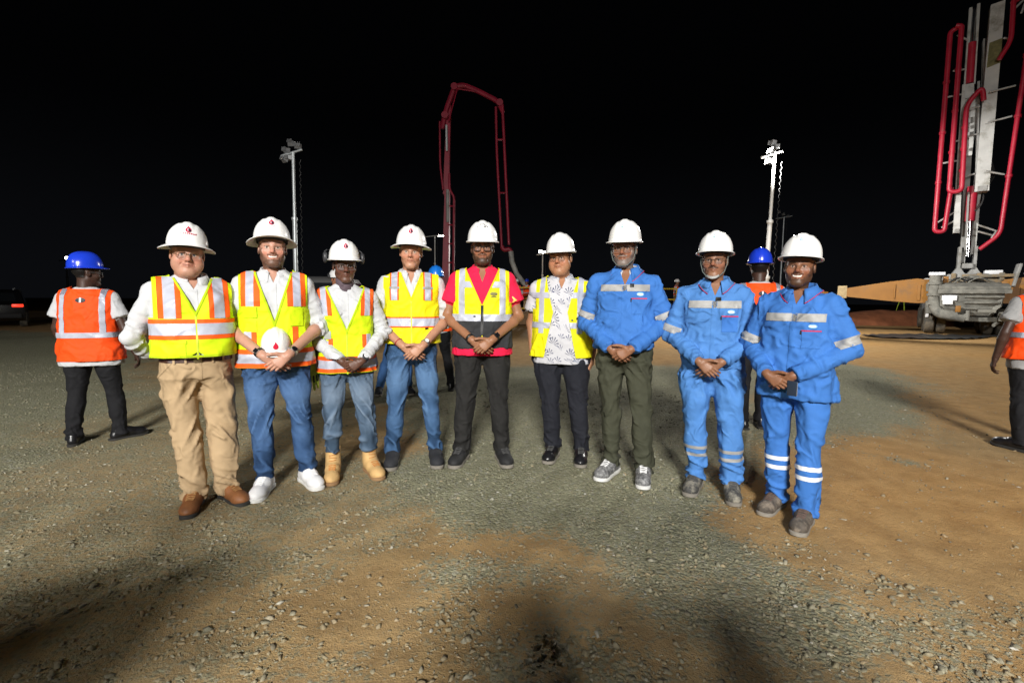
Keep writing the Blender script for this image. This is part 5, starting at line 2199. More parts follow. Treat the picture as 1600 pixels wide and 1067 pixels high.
    # ---------------------------------------------------------------- shoes
    for i, f in enumerate(feet):
        toe = c['feet'][i][2] - c.get('yaw', 0)
        M = Matrix.Scale(s * c.get('shoe_s', 1.0), 4)
        M = Matrix.Translation((f[0] * s, (f[1] + .03) * s, -.004)) @ Matrix.Rotation(R(toe), 4, 'Z') @ M
        shoe(root, M, c['shoes'], s)

    # ---------------------------------------------------------------- body: head, neck, chest, arms and hands in one skin
    parts, cols = [], []
    hc = c['head']
    hd = c.get('head_rot', (0, 0, 0))
    hp = Vector(c.get('head_pos', (0, -.012, 1.640))) + Vector((lean * .7, 0, 0))
    hs = c.get('head_s', 1.04)
    Mh = Matrix.Translation(hp * s) @ rotm(*hd) @ Matrix.Scale(hs * s, 4)
    Vh, Qh, Ch = head_mesh(hc, .0037 * q)
    A = np.array(Mh)
    parts.append((Vh @ A[:3, :3].T + A[:3, 3], Qh))
    cols.append(Ch)
    sk = np.array(hc['skin'], np.float32)
    hsk = np.array(c.get('hand_skin', hc['skin']), np.float32)
    # chest below the collar
    F = Field((-.11, -.2, 1.34), (.11, .2, 1.56), .010 * q)
    put_torso(F, fo - .016, 0, 1.345, 1.5)
    F.half((1, 0, 0), (.095, 0, 0))
    F.half((-1, 0, 0), (-.095, 0, 0))
    Vc, Qc = F.mesh()
    parts.append((Vc * s, Qc))
    cols.append(np.repeat(sk[None], len(Vc), 0))
    # trunk and legs hidden by the clothes keep the figure whole
    F = Field((-.22, -.2, .2), (.22, .2, 1.3), .03)
    F.loft([(.92, 0, .01, .12, .07), (1.3, 0, .01, .13, .07)], 0, 2, .92, 1.3)
    for f, sx in ((feet[0], -1), (feet[1], 1)):
        F.cone((sx * .09, .01, .93), ((sx * .085 + f[0]) / 2, (f[1]) / 2 + .01, .5), .045, .04, .0)
        F.cone(((sx * .085 + f[0]) / 2, f[1] / 2 + .01, .5), (f[0], f[1] + .03, .12), .04, .03, .0)
    Vt, Qt = F.mesh()
    parts.append((Vt * s, Qt))
    cols.append(np.repeat(sk[None], len(Vt), 0))
    for nm, (S, E, W, sx, mode, a) in arms.items():
        fd = (W - E).normalized()
        if mode in ('back', 'pocket') and a.get('nohand'):
            prims = [(S, E, .044, .040, .0), (E, W, .040, .028, .02)]
        else:
            if mode == 'clasp':
                cu = c.get('curl', 0)
                if sx * (-1 if c.get('mirror') else 1) > 0:
                    u, n = Vector((-.80 * sx, -.10, -.60 + .01 * cu)), Vector((-.05 * sx, -1, .12))
                    hp_ = hand_prims(W, u, n, -sx, 1.0, (22 + cu, 46 + cu, 40), (.50, .62, .30), 0.045, 24)
                else:
                    u, n = Vector((-.82 * sx, -.03, -.56)), Vector((-.05 * sx, -1, .08))
                    hp_ = hand_prims(W, u, n, -sx, 1.0, (10 + cu, 26 + cu, 26), (.75, .35, .45), 0.035, 14)
            else:
                u = Vector(a.get('hdir', fd))
                n = Vector(a.get('hn', (sx, -.25, 0)))
                hp_ = hand_prims(W, u, n, a.get('hside', -1 if sx > 0 else 1), 1.0, a.get('curl', (22, 32, 25)), (.72, .45, -.45), 0.02)
            prims = [(S, E, .046, .0385, .0), (E, E.lerp(W, .25), .0365, .0405, .015), (E.lerp(W, .25), W, .0405, .0265, .02), (W - fd * .02, W + Vector(u).normalized() * .02, .0265, .0235, .012)] + hp_
        # arm and hand at different grid pitch: cheap arm, fine hand
        Va, Qa = limb_mesh([p for p in prims[:4]], .010 * q)
        parts.append((Va * s, Qa))
        cols.append(hsk[None] * (1 + .10 * fbm(Va * 26))[:, None])
        if len(prims) > 4:
            Vf, Qf = limb_mesh(prims[3:], .0034 * q)
            parts.append((Vf * s, Qf))
            cc = hsk[None] * (1 + .10 * fbm(Vf * 40))[:, None]
            cols.append(cc)
        for wt in a.get('watch', []):
            wt = dict(wt)
            t = wt.pop('t', .92)
            P = E.lerp(W, t)
            band(root, P * s, fd, wt.pop('r', .0300) * s, wt.pop('mat'), **wt)
    Vb, Qb = merge(parts)
    mk('body', Vb, Qb, SKIN, root, True, np.clip(np.concatenate(cols), 0, 1))
    # ---------------------------------------------------------------- headgear
    if 'hat' in c:
        hk = dict(c['hat'])
        helmet(root, Mh, hk.pop('mat'), **hk)
    if 'glasses' in c:
        glasses(root, Mh, c['glasses'])
    if 'strap' in c:
        mb = MB()
        stm = c['strap']
        for sx in (-1, 1):
            pts = [(sx * .083, -.035, .045), (sx * .081, -.045, -.02), (sx * .066, -.058, -.072), (sx * .034, -.085, -.108), (0, -.098, -.112)]
            mb.tube([Mh @ Vector(p) for p in pts], c.get('strap_r', .0028), 6)
        so = mb.build('chin_strap', stm, root, True)
        if c.get('chin_cup'):
            q_ = MB()
            vs = []
            for i in range(9):
                t = -1 + i / 4
                for dz in (-.012, .004):
                    vs.append(Mh @ Vector((t * .036, -.104 + .022 * t * t, -.108 + dz + .012 * t * t)))
            q_.add(vs, [[2 * i, 2 * i + 2, 2 * i + 3, 2 * i + 1] for i in range(8)])
            q_.build('chin_cup', c['chin_cup'], so, True)
    if 'gaiter' in c:
        F = Field((-.12, -.13, 1.42), (.12, .13, 1.58), .006)
        F.loft([(1.44, 0, .012, .085, .085), (1.48, 0, .006, .074, .078), (1.52, 0, .0, .066, .074), (1.555, 0, .004, .064, .070)], 0, 2.0, 1.44, 1.553)
        Vg, Qg = F.mesh()
        Ng = vnormals(Vg, Qg)
        Vg = Vg + Ng * (vnoise(np.stack([Vg[:, 0] * 12, Vg[:, 1] * 12, Vg[:, 2] * 55 + Vg[:, 0] * 30], 1)) * .005)[:, None]
        Vg = Vg + np.array([hp.x, hp.y + .012, 0])
        mk('neck_gaiter', Vg * s, Qg, c['gaiter'], root)
    return root, arms, Mh, s, th


def F2x(V, Q, S, E, W):
    """faces of a garment that belong to one arm"""
    C = V[Q].mean(1)
    a, b = np.array(S), np.array(E)
    ba = b - a
    t = np.clip(((C - a) @ ba) / (ba @ ba), 0, 1.25)
    d = np.linalg.norm(C - a - t[:, None] * ba, axis=1)
    return V, Q[d < .095]
# ------------------------------------------------------------------ fabrics
def fabric(name, col, var=.06, wr=.35, rough=.85, bs=420, sheen=.0, vs=10, stretch=(1, 1, 1), dirt=None, da=0.0, ds=6):
    return mat(name, col, rough, spec=.25, wrinkle=wr * 1.7, wscale=12, bump=.12, bscale=bs, var=var, vscale=vs, sheen=sheen, stretch=stretch, dirt=dirt, dirt_amt=da, dscale=ds)


hat_w = mat('hat_white', (.80, .80, .79), .30, spec=.5, var=.02, vscale=20)
hat_b = mat('hat_blue', (.012, .045, .55), .22, spec=.55)
lime = fabric('vest_lime', (.60, .80, .008), .05, .3, .7)
yell = fabric('vest_yellow', (.80, .74, .008), .05, .3, .7)
oran = fabric('vest_orange', (.90, .075, .006), .05, .35, .7)
refl = mat('reflective', (.42, .44, .52), .38, spec=.6, bump=.15, bscale=240, var=.06, vscale=30)
refg = mat('reflective_grey', (.30, .30, .295), .5, spec=.4, bump=.15, bscale=240, var=.1, vscale=25)
trim = fabric('orange_trim', (.88, .11, .01), .05, .2, .7)
shirt_w = fabric('white_shirt', (.52, .53, .55), .03, .5)
tee_w = fabric('white_tee', (.50, .51, .53), .04, .4)
denim = mat('denim', rough=.88, spec=.2, attr='Col', wrinkle=.7, wscale=13, bump=.2, bscale=900)
seam_b = mat('denim_seam', (.05, .10, .22), .9)
navy_j = fabric('jeans_blue', (.030, .085, .235), .35, .45, .85, 700, vs=7, stretch=(1, 1, .45))
lite_j = fabric('jeans_light', (.085, .145, .245), .28, .5, .85, 700, vs=7, stretch=(1, 1, .45))
mid_j = fabric('jeans_mid', (.045, .12, .30), .30, .4, .85, 700, vs=7, stretch=(1, 1, .45))
khaki = fabric('khaki', (.40, .285, .165), .06, .5)
blk_t = fabric('black_trousers', (.010, .010, .012), .1, .4)
chr_t = fabric('charcoal_trousers', (.017, .0165, .016), .1, .4)
nvy_t = fabric('dark_navy_trousers', (.013, .014, .020), .1, .4)
olive = fabric('olive_trousers', (.045, .047, .030), .15, .5)
red_p = fabric('red_polo', (.72, .012, .06), .05, .4)
dgrey = fabric('charcoal_panel', (.030, .031, .034), .1, .35)
blue = fabric('work_blue', (.040, .150, .45), .07, .55, .8)
blue2 = fabric('work_blue_pale', (.064, .190, .47), .09, .55, .8, dirt=(.10, .24, .52), da=.1, ds=7)
pipe_r = mat('red_piping', (.45, .01, .05), .6)
w_pale = mat('white_tape', (.72, .74, .78), .5)
black_p = mat('black_plastic', (.012, .012, .013), .4)
steel = mat('steel_watch', (.55, .55, .56), .25, metal=.9)
dial_k = mat('dial_black', (.008, .008, .010), .12)
dial_w = mat('dial_white', (.75, .75, .73), .2)
zipm = mat('zip_black', (.012, .012, .013), .5)
zipy = mat('zip_yellow', (.50, .62, .02), .6)
bind_l = fabric('binding_lime', (.44, .60, .008), .1, .2)
bind_y = fabric('binding_yellow', (.60, .54, .008), .1, .2)
badge_b = mat('badge_blue', (.25, .50, .80), .5)


def leaf_print():
    m = bpy.data.materials.new('leaf_print')
    m.use_nodes = True
    nt = m.node_tree
    b = nt.nodes['Principled BSDF']
    b.inputs['Roughness'].default_value = .85
    tc = nn(nt, 'ShaderNodeTexCoord')
    cur = None
    prev = None

    def math_(op, a, bb=None):
        x = nn(nt, 'ShaderNodeMath', operation=op)
        for i, v in enumerate((a, bb)):
            if v is None:
                continue
            if isinstance(v, (int, float)):
                x.inputs[i].default_value = v
            else:
                nt.links.new(v, x.inputs[i])
        return x.outputs[0]
    base = (.50, .50, .53)
    last = None
    for k, (sc, colr, off, n_l, th) in enumerate([(9.5, (.035, .042, .10), 0, 11, .88), (8.0, (.26, .29, .36), 3.3, 9, .82), (13, (.09, .10, .17), 7.7, 8, .86)]):
        mp = nn(nt, 'ShaderNodeMapping')
        mp.inputs['Location'].default_value = (off, off * .7, off * 1.3)
        mp.inputs['Scale'].default_value = (sc, .4, sc * .8)
        nt.links.new(tc.outputs['Object'], mp.inputs[0])
        vo = nn(nt, 'ShaderNodeTexVoronoi')
        vo.inputs['Scale'].default_value = 1.0
        vo.inputs['Randomness'].default_value = .8
        nt.links.new(mp.outputs[0], vo.inputs['Vector'])
        df = nn(nt, 'ShaderNodeVectorMath', operation='SUBTRACT')
        nt.links.new(mp.outputs[0], df.inputs[0])
        nt.links.new(vo.outputs['Position'], df.inputs[1])
        se = nn(nt, 'ShaderNodeSeparateXYZ')
        nt.links.new(df.outputs[0], se.inputs[0])
        ang = math_('ARCTAN2', se.outputs[2], se.outputs[0])
        rad = math_('SQRT', math_('ADD', math_('MULTIPLY', se.outputs[0], se.outputs[0]), math_('MULTIPLY', se.outputs[2], se.outputs[2])))
        fin = math_('ABSOLUTE', math_('COSINE', math_('MULTIPLY', ang, n_l / 2.0)))
        leaf = math_('GREATER_THAN', fin, th)
        inr = math_('LESS_THAN', rad, .40)
        ino = math_('GREATER_THAN', rad, .04)
        upw = math_('GREATER_THAN', math_('ADD', se.outputs[2], math_('MULTIPLY', se.outputs[0], .45)), -.05)
        sc_ = nn(nt, 'ShaderNodeSeparateColor')
        nt.links.new(vo.outputs['Color'], sc_.inputs[0])
        some = math_('GREATER_THAN', sc_.outputs[0], .48)
        msk = math_('MULTIPLY', math_('MULTIPLY', math_('MULTIPLY', leaf, inr), math_('MULTIPLY', ino, upw)), some)
        mx = nn(nt, 'ShaderNodeMix', data_type='RGBA')
        nt.links.new(msk, mx.inputs[0])
        if last is None:
            mx.inputs[6].default_value = (*base, 1)
        else:
            nt.links.new(last, mx.inputs[6])
        mx.inputs[7].default_value = (*colr, 1)
        last = mx.outputs[2]
    nt.links.new(last, b.inputs['Base Color'])
    n = nn(nt, 'ShaderNodeTexNoise')
    n.inputs['Scale'].default_value = 11
    nt.links.new(tc.outputs['Object'], n.inputs['Vector'])
    bp = nn(nt, 'ShaderNodeBump')
    bp.inputs['Strength'].default_value = .45
    bp.inputs['Distance'].default_value = .02
    nt.links.new(n.outputs['Fac'], bp.inputs['Height'])
    nt.links.new(bp.outputs[0], b.inputs['Normal'])
    return m


LEAF = leaf_print()
sole_w = mat('sole_white', (.66, .66, .64), .6)
sole_g = mat('sole_grey', (.22, .20, .17), .8, var=.2, vscale=20)
sole_b = mat('sole_brown', (.26, .15, .07), .8)
sole_k = mat('sole_black', (.025, .024, .022), .8)
SH_BOOT = (mat('boot_brown', (.22, .085, .028), .6, var=.25, vscale=14, bump=.3, bscale=60), sole_k, 'shoe', mat('lace_tan', (.35, .18, .06), .8))
SH_WHITE = (mat('sneaker_white', (.74, .74, .75), .55, var=.04, bump=.1, bscale=80), sole_w, 'shoe', mat('lace_white', (.72, .72, .72), .8))
SH_WHEAT = (mat('boot_wheat', (.52, .33, .135), .75, var=.15, vscale=14, bump=.25, bscale=90), sole_b, 'boot', mat('lace_orange', (.42, .17, .04), .8))
SH_KNIT = (mat('knit_black', (.017, .018, .022), .8, bump=.3, bscale=180), sole_g, 'shoe', None)
SH_BLACK = (mat('trainer_black', (.012, .012, .013), .75, bump=.25, bscale=120), sole_g, 'shoe', mat('lace_black', (.05, .05, .05), .8))
SH_LEATH = (mat('leather_black', (.010, .010, .012), .32, var=.2, bump=.2, bscale=40), sole_g, 'shoe', mat('lace_black', None))
SH_GREY = (mat('trainer_grey', (.22, .22, .22), .75, var=.45, vscale=60, dirt=(.06, .06, .065), dirt_amt=.45, dscale=40), sole_w, 'shoe', mat('lace_white', None))
SH_SAFE = (mat('safety_shoe', (.045, .044, .042), .8, dirt=(.27, .25, .20), dirt_amt=.42, dscale=14), sole_g, 'shoe', mat('lace_black', None))
SH_HIKE = (mat('hiking_shoe', (.075, .062, .050), .85, var=.4, vscale=30, dirt=(.21, .17, .13), dirt_amt=.35, dscale=18), sole_g, 'shoe', mat('lace_brown', (.10, .06, .05), .8))
SH_DRESS = (mat('leather_black', None), sole_k, 'shoe', None)

VB = planes_box


def shoulder_tapes(x0, x1, z0, ob=.0, oi=.0, m=refl, slant=0.0):
    """vertical shoulder bands both sides: orange trim under a reflective strip"""
    out = []

    def strip(a, b_, z, off, mm, nm, sd):
        sg = -1 if sd == 'R' else 1
        n_ = (1.0, 0, -slant * sg)
        lo_, hi_ = (a, b_) if sg > 0 else (-b_, -a)
        pl = [((-1, 0, slant * sg), (lo_, 0, z)), ((1, 0, -slant * sg), (hi_, 0, z)), ((0, 0, -1), (0, 0, z))]
        out.append((nm, pl, off, mm, sd))
    for sd in 'RL':
        if ob or oi:
            strip(x0 - oi, x1 + ob, z0, .0030, trim, 'orange_trim', sd)
        strip(x0, x1, z0, .0050, m, 'reflective_tape', sd)
    return out


def belt_tapes(z0, z1, o=.0, m=refl, gap=True):
    out = []
    if o:
        out += [('orange_trim', VB(None, None, z0 - o, z1 + o), .0032, trim, 'RL'), ('orange_trim', VB(None, None, z0 - o, z1 + o), .0032, trim, 'B')]
    out += [('reflective_tape', VB(None, None, z0, z1), .0052, m, 'RL'), ('reflective_tape', VB(None, None, z0, z1), .0052, m, 'B')]
    return out


GL_BROWN = (mat('frame_brown', (.09, .045, .02), .35), .0020, 'half', 1)
GL_BLACK = (mat('frame_black', (.008, .008, .009), .5), .0038, 'full', 1)
GL_THIN = (mat('frame_thin', (.06, .045, .04), .3, metal=.5), .0013, 'thin', 1)
GL_CLEAR = (mat('frame_clear', (.10, .10, .10), .2), .0014, 'full', 1)
GL_GREY = (mat('frame_grey', (.05, .04, .04), .3), .0017, 'full', 1)

ROW = 'men standing in a row for the picture'
P = {}
# 1 ------------------------------------------------ man in khaki trousers, hands behind his back
P[1] = person(dict(
    label='broad man in khaki trousers and lime vest, hands behind his back', group=ROW, seed=1,
    pos=(-1.945, 2.94), lean=-.03, yaw=36, H=1.655, w=1.05, d=1.10, belly=.045, feet=[(-1.94, 2.86, 21), (-1.80, 2.97, 56)],
    upper=dict(mat=shirt_w, sleeve='long', hem=.992, fit=.006, v=(1.415, .55), collar=dict(rx=.078, ry=.078), placket=True, slk=.98, folds=1.2),
    vest=dict(bind=bind_l, mat=lime, hem=.985, v=(1.275, .46), notch=True, flare=.02, zip=zipy, arm=.212,
              tapes=shoulder_tapes(.100, .160, 1.235, .030, .028) + belt_tapes(1.135, 1.205, .026),
              decals=[dict(name='pocket_flap', pts=rect(-.155, -.055, 1.085, 1.105), mat=lime, off=.007), dict(name='pocket', pts=rect(-.150, -.060, 1.0, 1.086), mat=lime, off=.004)]),
    belt=mat('belt_brown', (.045, .016, .010), .5), trousers=dict(mat=khaki, top=1.008, leg=1.08, slim=1.10, folds=1.5, cuff=.05), shoes=SH_BOOT,
    arms=dict(R=dict(mode='back', elbow=(-.335, .045, 1.115), wrist=(-.235, .185, .985), nohand=True), L=dict(mode='back', elbow=(.30, .09, 1.12), wrist=(.16, .19, 1.0), nohand=True)),
    head=dict(old=1, skin=(.43, .225, .155), fw=1.08, jaw=1.06, fat=.7, neck=.064, smile=.42, hair=(.16, .13, .11), brow=.35, nose=1.15, iris=(.05, .06, .07)),
    head_rot=(0, 2, 3), head_pos=(0, -.022, 1.628), hat=dict(mat=hat_w, kind='brim', logo='flame_text', tilt=-2), glasses=GL_BROWN))
# 2 ------------------------------------------------ bearded man holding a spare hard hat
P[2] = person(dict(
    label='smiling man with short brown beard, rolled white sleeves and white sneakers', group=ROW, seed=2,
    pos=(-1.575, 3.19), yaw=25, H=1.715, w=1.05, d=1.03, belly=.012, feet=[(-1.63, 3.10, 9), (-1.42, 3.25, 45)], clasp=(.005, -.290, .905),
    upper=dict(mat=shirt_w, sleeve='rolled', hem=1.0, fit=.004, v=(1.415, .40), collar=dict(), placket=True, slk=1.08, folds=1.2),
    vest=dict(bind=bind_l, mat=lime, hem=.852, v=(1.165, .325), flare=.022, zip=zipy, arm=.205,
              tapes=shoulder_tapes(.115, .162, 1.262, .03, .036) + [(a, b_, c_, d_, e_) for (a, b_, c_, d_, e_) in
                     [('orange_trim', VB(-.135, -.105, 1.02, 1.10), .004, trim, 'R'), ('reflective_tape', VB(-.178, -.135, 1.02, 1.10), .004, refl, 'R'), ('orange_trim', VB(.105, .140, 1.02, 1.13), .004, trim, 'L')]] + belt_tapes(.895, .955, .030),
              decals=[dict(name='radio_pocket', pts=rect(-.178, -.100, 1.19, 1.262), mat=lime, off=.010), dict(name='pocket', pts=rect(-.165, -.102, 1.10, 1.175), mat=lime, off=.008), dict(name='chest_pocket', pts=rect(.090, .172, 1.135, 1.252), mat=lime, off=.009)]),
    trousers=dict(mat=denim, denim=(.040, .088, .195), seam=seam_b, fade=.85, leg=1.04, hip=1.06, slim=.95, folds=1.1, cuff=.09), shoes=SH_WHITE,
    arms=dict(R=dict(watch=[dict(mat=black_p, face=dial_k, square=True, fr=.018, t=.90, fdir=(-.35, -1, .35), rim=steel)]), L=dict(watch=[dict(mat=steel, face=dial_k, fr=.019, t=.90, fdir=(.2, -1, .4), rim=steel)])),
    head=dict(skin=(.45, .240, .170), smile=1.0, beard=.95, hair=(.020, .013, .010), beard_col=(.060, .030, .018), brow=.7, fw=.99, iris=(.04, .025, .015)),
    head_rot=(1, -2, 0), hat=dict(mat=hat_w, kind='brim', logo='flame', tilt=-5)))
# 3 ------------------------------------------------ man with ear muffs
P[3] = person(dict(
    curl=18, label='man with ear muffs on his hard hat, neck gaiter and tan work boots', group=ROW, seed=3,
    pos=(-1.195, 3.45), yaw=21, H=1.615, w=.98, feet=[(-1.285, 3.38, 17), (-1.035, 3.46, 35)], clasp=(.03, -.238, .885),
    upper=dict(mat=shirt_w, sleeve='long', hem=1.0, placket=True, slk=1.0, folds=1.2, fit=.004),
    vest=dict(bind=bind_l, mat=lime, hem=.825, v=(1.165, .42), flare=.022, zip=zipy, arm=.200,
              tapes=shoulder_tapes(.130, .170, 1.27, .026, .030, slant=.06) + [('orange_trim', VB(-.130, -.098, 1.0, 1.10), .004, trim, 'R'), ('reflective_tape', VB(-.170, -.130, 1.0, 1.08), .004, refl, 'R'), ('orange_trim', VB(.110, .142, 1.03, 1.13), .004, trim, 'L'), ('reflective_tape', VB(.142, .175, 1.03, 1.13), .004, refl, 'L')] + belt_tapes(.872, .935, .030),
              decals=[dict(name='id_window', pts=rect(-.160, -.112, 1.095, 1.155), mat=mat('clear_pocket', (.38, .40, .36), .3), off=.010)]),
    trousers=dict(mat=denim, denim=(.095, .140, .205), seam=seam_b, fade=.6, slim=.90, leg=1.06, hip=1.06, folds=1.3, cuff=.20), shoes=SH_WHEAT, shoe_s=1.06,
    arms=dict(L=dict(watch=[dict(mat=black_p, face=dial_k, fr=.023, t=.93, fdir=(.2, -1, .4), rim=mat('case_grey', (.25, .25, .26), .3, metal=.8))])),
    head=dict(skin=(.105, .048, .031), fw=1.0, hair=(.006, .005, .005), brow=.5, lipc=(1.25, .95, .9), nose=1.25, smile=.15, iris=(.01, .007, .005)),
    head_rot=(4, 2, 0), hat=dict(mat=hat_w, kind='cap', logo='flame', earmuff=True, tilt=-1), glasses=GL_CLEAR, gaiter=fabric('gaiter_purple', (.095, .070, .085), .3, .6)))
# 4 ------------------------------------------------ grey haired man
P[4] = person(dict(
    curl=-4, label='grey haired unsmiling man in yellow vest, blue jeans and wide brimmed hard hat', group=ROW, seed=4,
    pos=(-.78, 3.73), yaw=11, H=1.753, w=1.02, feet=[(-.925, 3.68, 7), (-.605, 3.73, 15)], clasp=(.01, -.232, .893),
    upper=dict(mat=shirt_w, sleeve='rolled', hem=1.0, v=(1.40, .36), collar=dict(), placket=True, slk=1.04, folds=1.2),
    vest=dict(bind=bind_y, mat=yell, hem=.942, v=(1.30, .40), flare=.016, zip=zipy, arm=.205,
              tapes=shoulder_tapes(.100, .146, 1.278, .011, .011) + belt_tapes(1.085, 1.145, .011) + [('keeper_strap', VB(-.160, -.086, 1.362, 1.378), .0075, refg, 'R'), ('keeper_strap', VB(.086, .160, 1.362, 1.378), .0075, refg, 'L')],
              decals=[dict(name='pocket', pts=rect(-.16, -.085, 1.155, 1.235), mat=yell, off=.007), dict(name='label_tab', pts=rect(.10, .125, 1.062, 1.075), mat=black_p, off=.007)]),
    trousers=dict(mat=denim, denim=(.052, .112, .225), seam=seam_b, fade=.8, slim=.92, folds=1.1, cuff=.085), shoes=SH_KNIT,
    arms=dict(R=dict(watch=[dict(mat=mat('red_band', (.35, .02, .02), .6), w=.006, t=.86)]), L=dict(elbow=(.272, .02, 1.135), watch=[dict(mat=steel, face=dial_w, fr=.018, t=.90, fdir=(.1, -1, .35), rim=steel)])),
    head=dict(old=1, skin=(.42, .215, .135), fw=.98, hair=(.15, .12, .10), brow=.45, brow_col=(.16, .10, .07), nose=1.1, hair_low=-.06, sideburn=1.0, iris=(.05, .05, .05)),
    head_rot=(-2, 2, 2), hat=dict(mat=hat_w, kind='brim', logo='flame', tilt=-1)))
# 5 ------------------------------------------------ man in red polo
P[5] = person(dict(
    label='man with black beard and thick black glasses in red polo and yellow and charcoal vest', group=ROW, seed=5,
    pos=(-.235, 3.78), yaw=3, H=1.795, w=1.03, belly=.008, feet=[(-.395, 3.74, -12), (-.075, 3.76, 15)], clasp=(.0, -.240, .915),
    upper=dict(mat=red_p, sleeve='short', hem=.840, v=(1.385, .36), collar=dict(stand=.036, tip=.035), placket=False, slk=1.18, flare=.035, fit=.010,
               decals=[dict(name='sleeve_arrow', pts=[(.222, 1.236), (.246, 1.256), (.222, 1.276), (.226, 1.284), (.262, 1.256), (.226, 1.228)], mat=mat('arrow_yellow', (.75, .55, .12), .6), off=.004)]),
    vest=dict(bind=bind_y, mat=yell, hem=.893, v=(1.215, .45), flare=.012, arm=.200,
              tapes=[('charcoal_panel', VB(None, None, .0, 1.105), .0030, dgrey, 'RL'), ('charcoal_panel', VB(None, None, .0, 1.105), .003, dgrey, 'B')] + belt_tapes(1.100, 1.150, 0) + shoulder_tapes(.128, .172, 1.145) + [('reflective_tape', VB(-.132, None, 1.345, 1.390), .0046, refl, 'R'), ('reflective_tape', VB(None, .132, 1.345, 1.390), .0046, refl, 'L')],
              decals=[dict(name='zip', pts=rect(-.010, .010, 1.00, 1.215, 5), mat=zipm, off=.010), dict(name='crest', pts=oval(.085, 1.300, .028, .013), mat=mat('crest_dark', (.16, .15, .03), .6), off=.006), dict(name='crest_text', pts=rect(.065, .105, 1.275, 1.283), mat=mat('crest_dark', None), off=.006),
                      dict(name='pocket', pts=rect(-.12, -.04, 1.18, 1.245), mat=yell, off=.006), dict(name='pocket', pts=rect(-.15, -.06, 1.02, 1.09), mat=dgrey, off=.009), dict(name='hook', pts=oval(-.055, 1.135, .010, .006), mat=zipm, off=.008)]),
    trousers=dict(mat=chr_t, slim=.98, leg=1.04, hip=1.03, folds=1.0, cuff=.085, fly=False), shoes=SH_BLACK,
    arms=dict(R=dict(elbow=(-.272, .0, 1.13), watch=[dict(mat=black_p, w=.022, t=.92)]), L=dict(elbow=(.280, .0, 1.13), watch=[dict(mat=black_p, face=dial_k, square=True, fr=.020, t=.88, fdir=(.2, -1, .4))])),
    head=dict(skin=(.28, .130, .070), fw=1.0, hair=(.008, .007, .006), beard=.95, beard_col=(.012, .010, .009), brow=.9, lipc=(.95, .65, .65)),
    head_rot=(0, 1, 0), hat=dict(mat=hat_w, kind='cap', logo='arc', tilt=2), glasses=GL_BLACK))
# 6 ------------------------------------------------ man in leaf print shirt
P[6] = person(dict(
    label='man in white leaf print shirt under an open yellow vest, hand in pocket', group=ROW, seed=6,
    pos=(.40, 3.86), yaw=-11, H=1.725, w=1.05, belly=.030, feet=[(.345, 3.85, -19), (.565, 3.78, -10)], lean=-.03,
    upper=dict(mat=LEAF, sleeve='short', hem=.800, v=(1.40, .42), collar=dict(), slk=1.15, flare=.028, fit=.006),
    vest=dict(bind=bind_y, mat=yell, hem=.845, v=(1.0, .26), open=.20, open_w=.10, open_z=1.25, flare=.045, arm=.205,
              tapes=shoulder_tapes(.130, .172, 1.05) + [('reflective_tape', VB(None, None, 1.325, 1.370), .0046, refl, 'RL'), ('reflective_tape', VB(None, None, 1.09, 1.135), .0046, refl, 'RL')],
              decals=[dict(name='hook', pts=oval(.095, 1.155, .010, .006), mat=zipm, off=.008), dict(name='label_tab', pts=rect(.125, .15, 1.163, 1.172), mat=black_p, off=.007)]),
    trousers=dict(mat=nvy_t, slim=.94, leg=1.12, hip=1.12, folds=1.0, cuff=.085, fly=False), shoes=SH_LEATH,
    arms=dict(R=dict(mode='pocket', elbow=(-.262, .06, 1.115), wrist=(-.235, -.02, .885), nohand=True), L=dict(mode='hang', elbow=(.262, .06, 1.12), wrist=(.25, .0, .88))),
    head=dict(old=1, skin=(.36, .175, .095), fw=1.05, jaw=1.05, fat=.5, neck=.062, hair=(.015, .012, .01), brow=.6),
    head_rot=(-9, 2, -2), hat=dict(mat=hat_w, kind='cap', tilt=0), glasses=GL_THIN))
# 7 ------------------------------------------------ man with grey beard
BTAPE = [('reflective_tape', VB(-.165, .165, 1.345, 1.392, 'f'), .0035, refg)]


def blue_decals(y=0.0):
    return [dict(name='chest_pocket', pts=rect(.050, .148, 1.190 + y, 1.292 + y, 5), mat=blue, off=.0045), dict(name='pocket_zip', pts=rect(.045, .150, 1.292 + y, 1.300 + y, 5), mat=pipe_r, off=.005), dict(name='badge', pts=oval(.105, 1.325 + y, .024, .013), mat=badge_b, off=.0048),
            dict(name='badge_letters', pts=rect(.088, .122, 1.320 + y, 1.330 + y, 4), mat=w_pale, off=.0062), dict(name='zip_pull', pts=rect(.042, .050, 1.275 + y, 1.298 + y), mat=zipm, off=.007)]


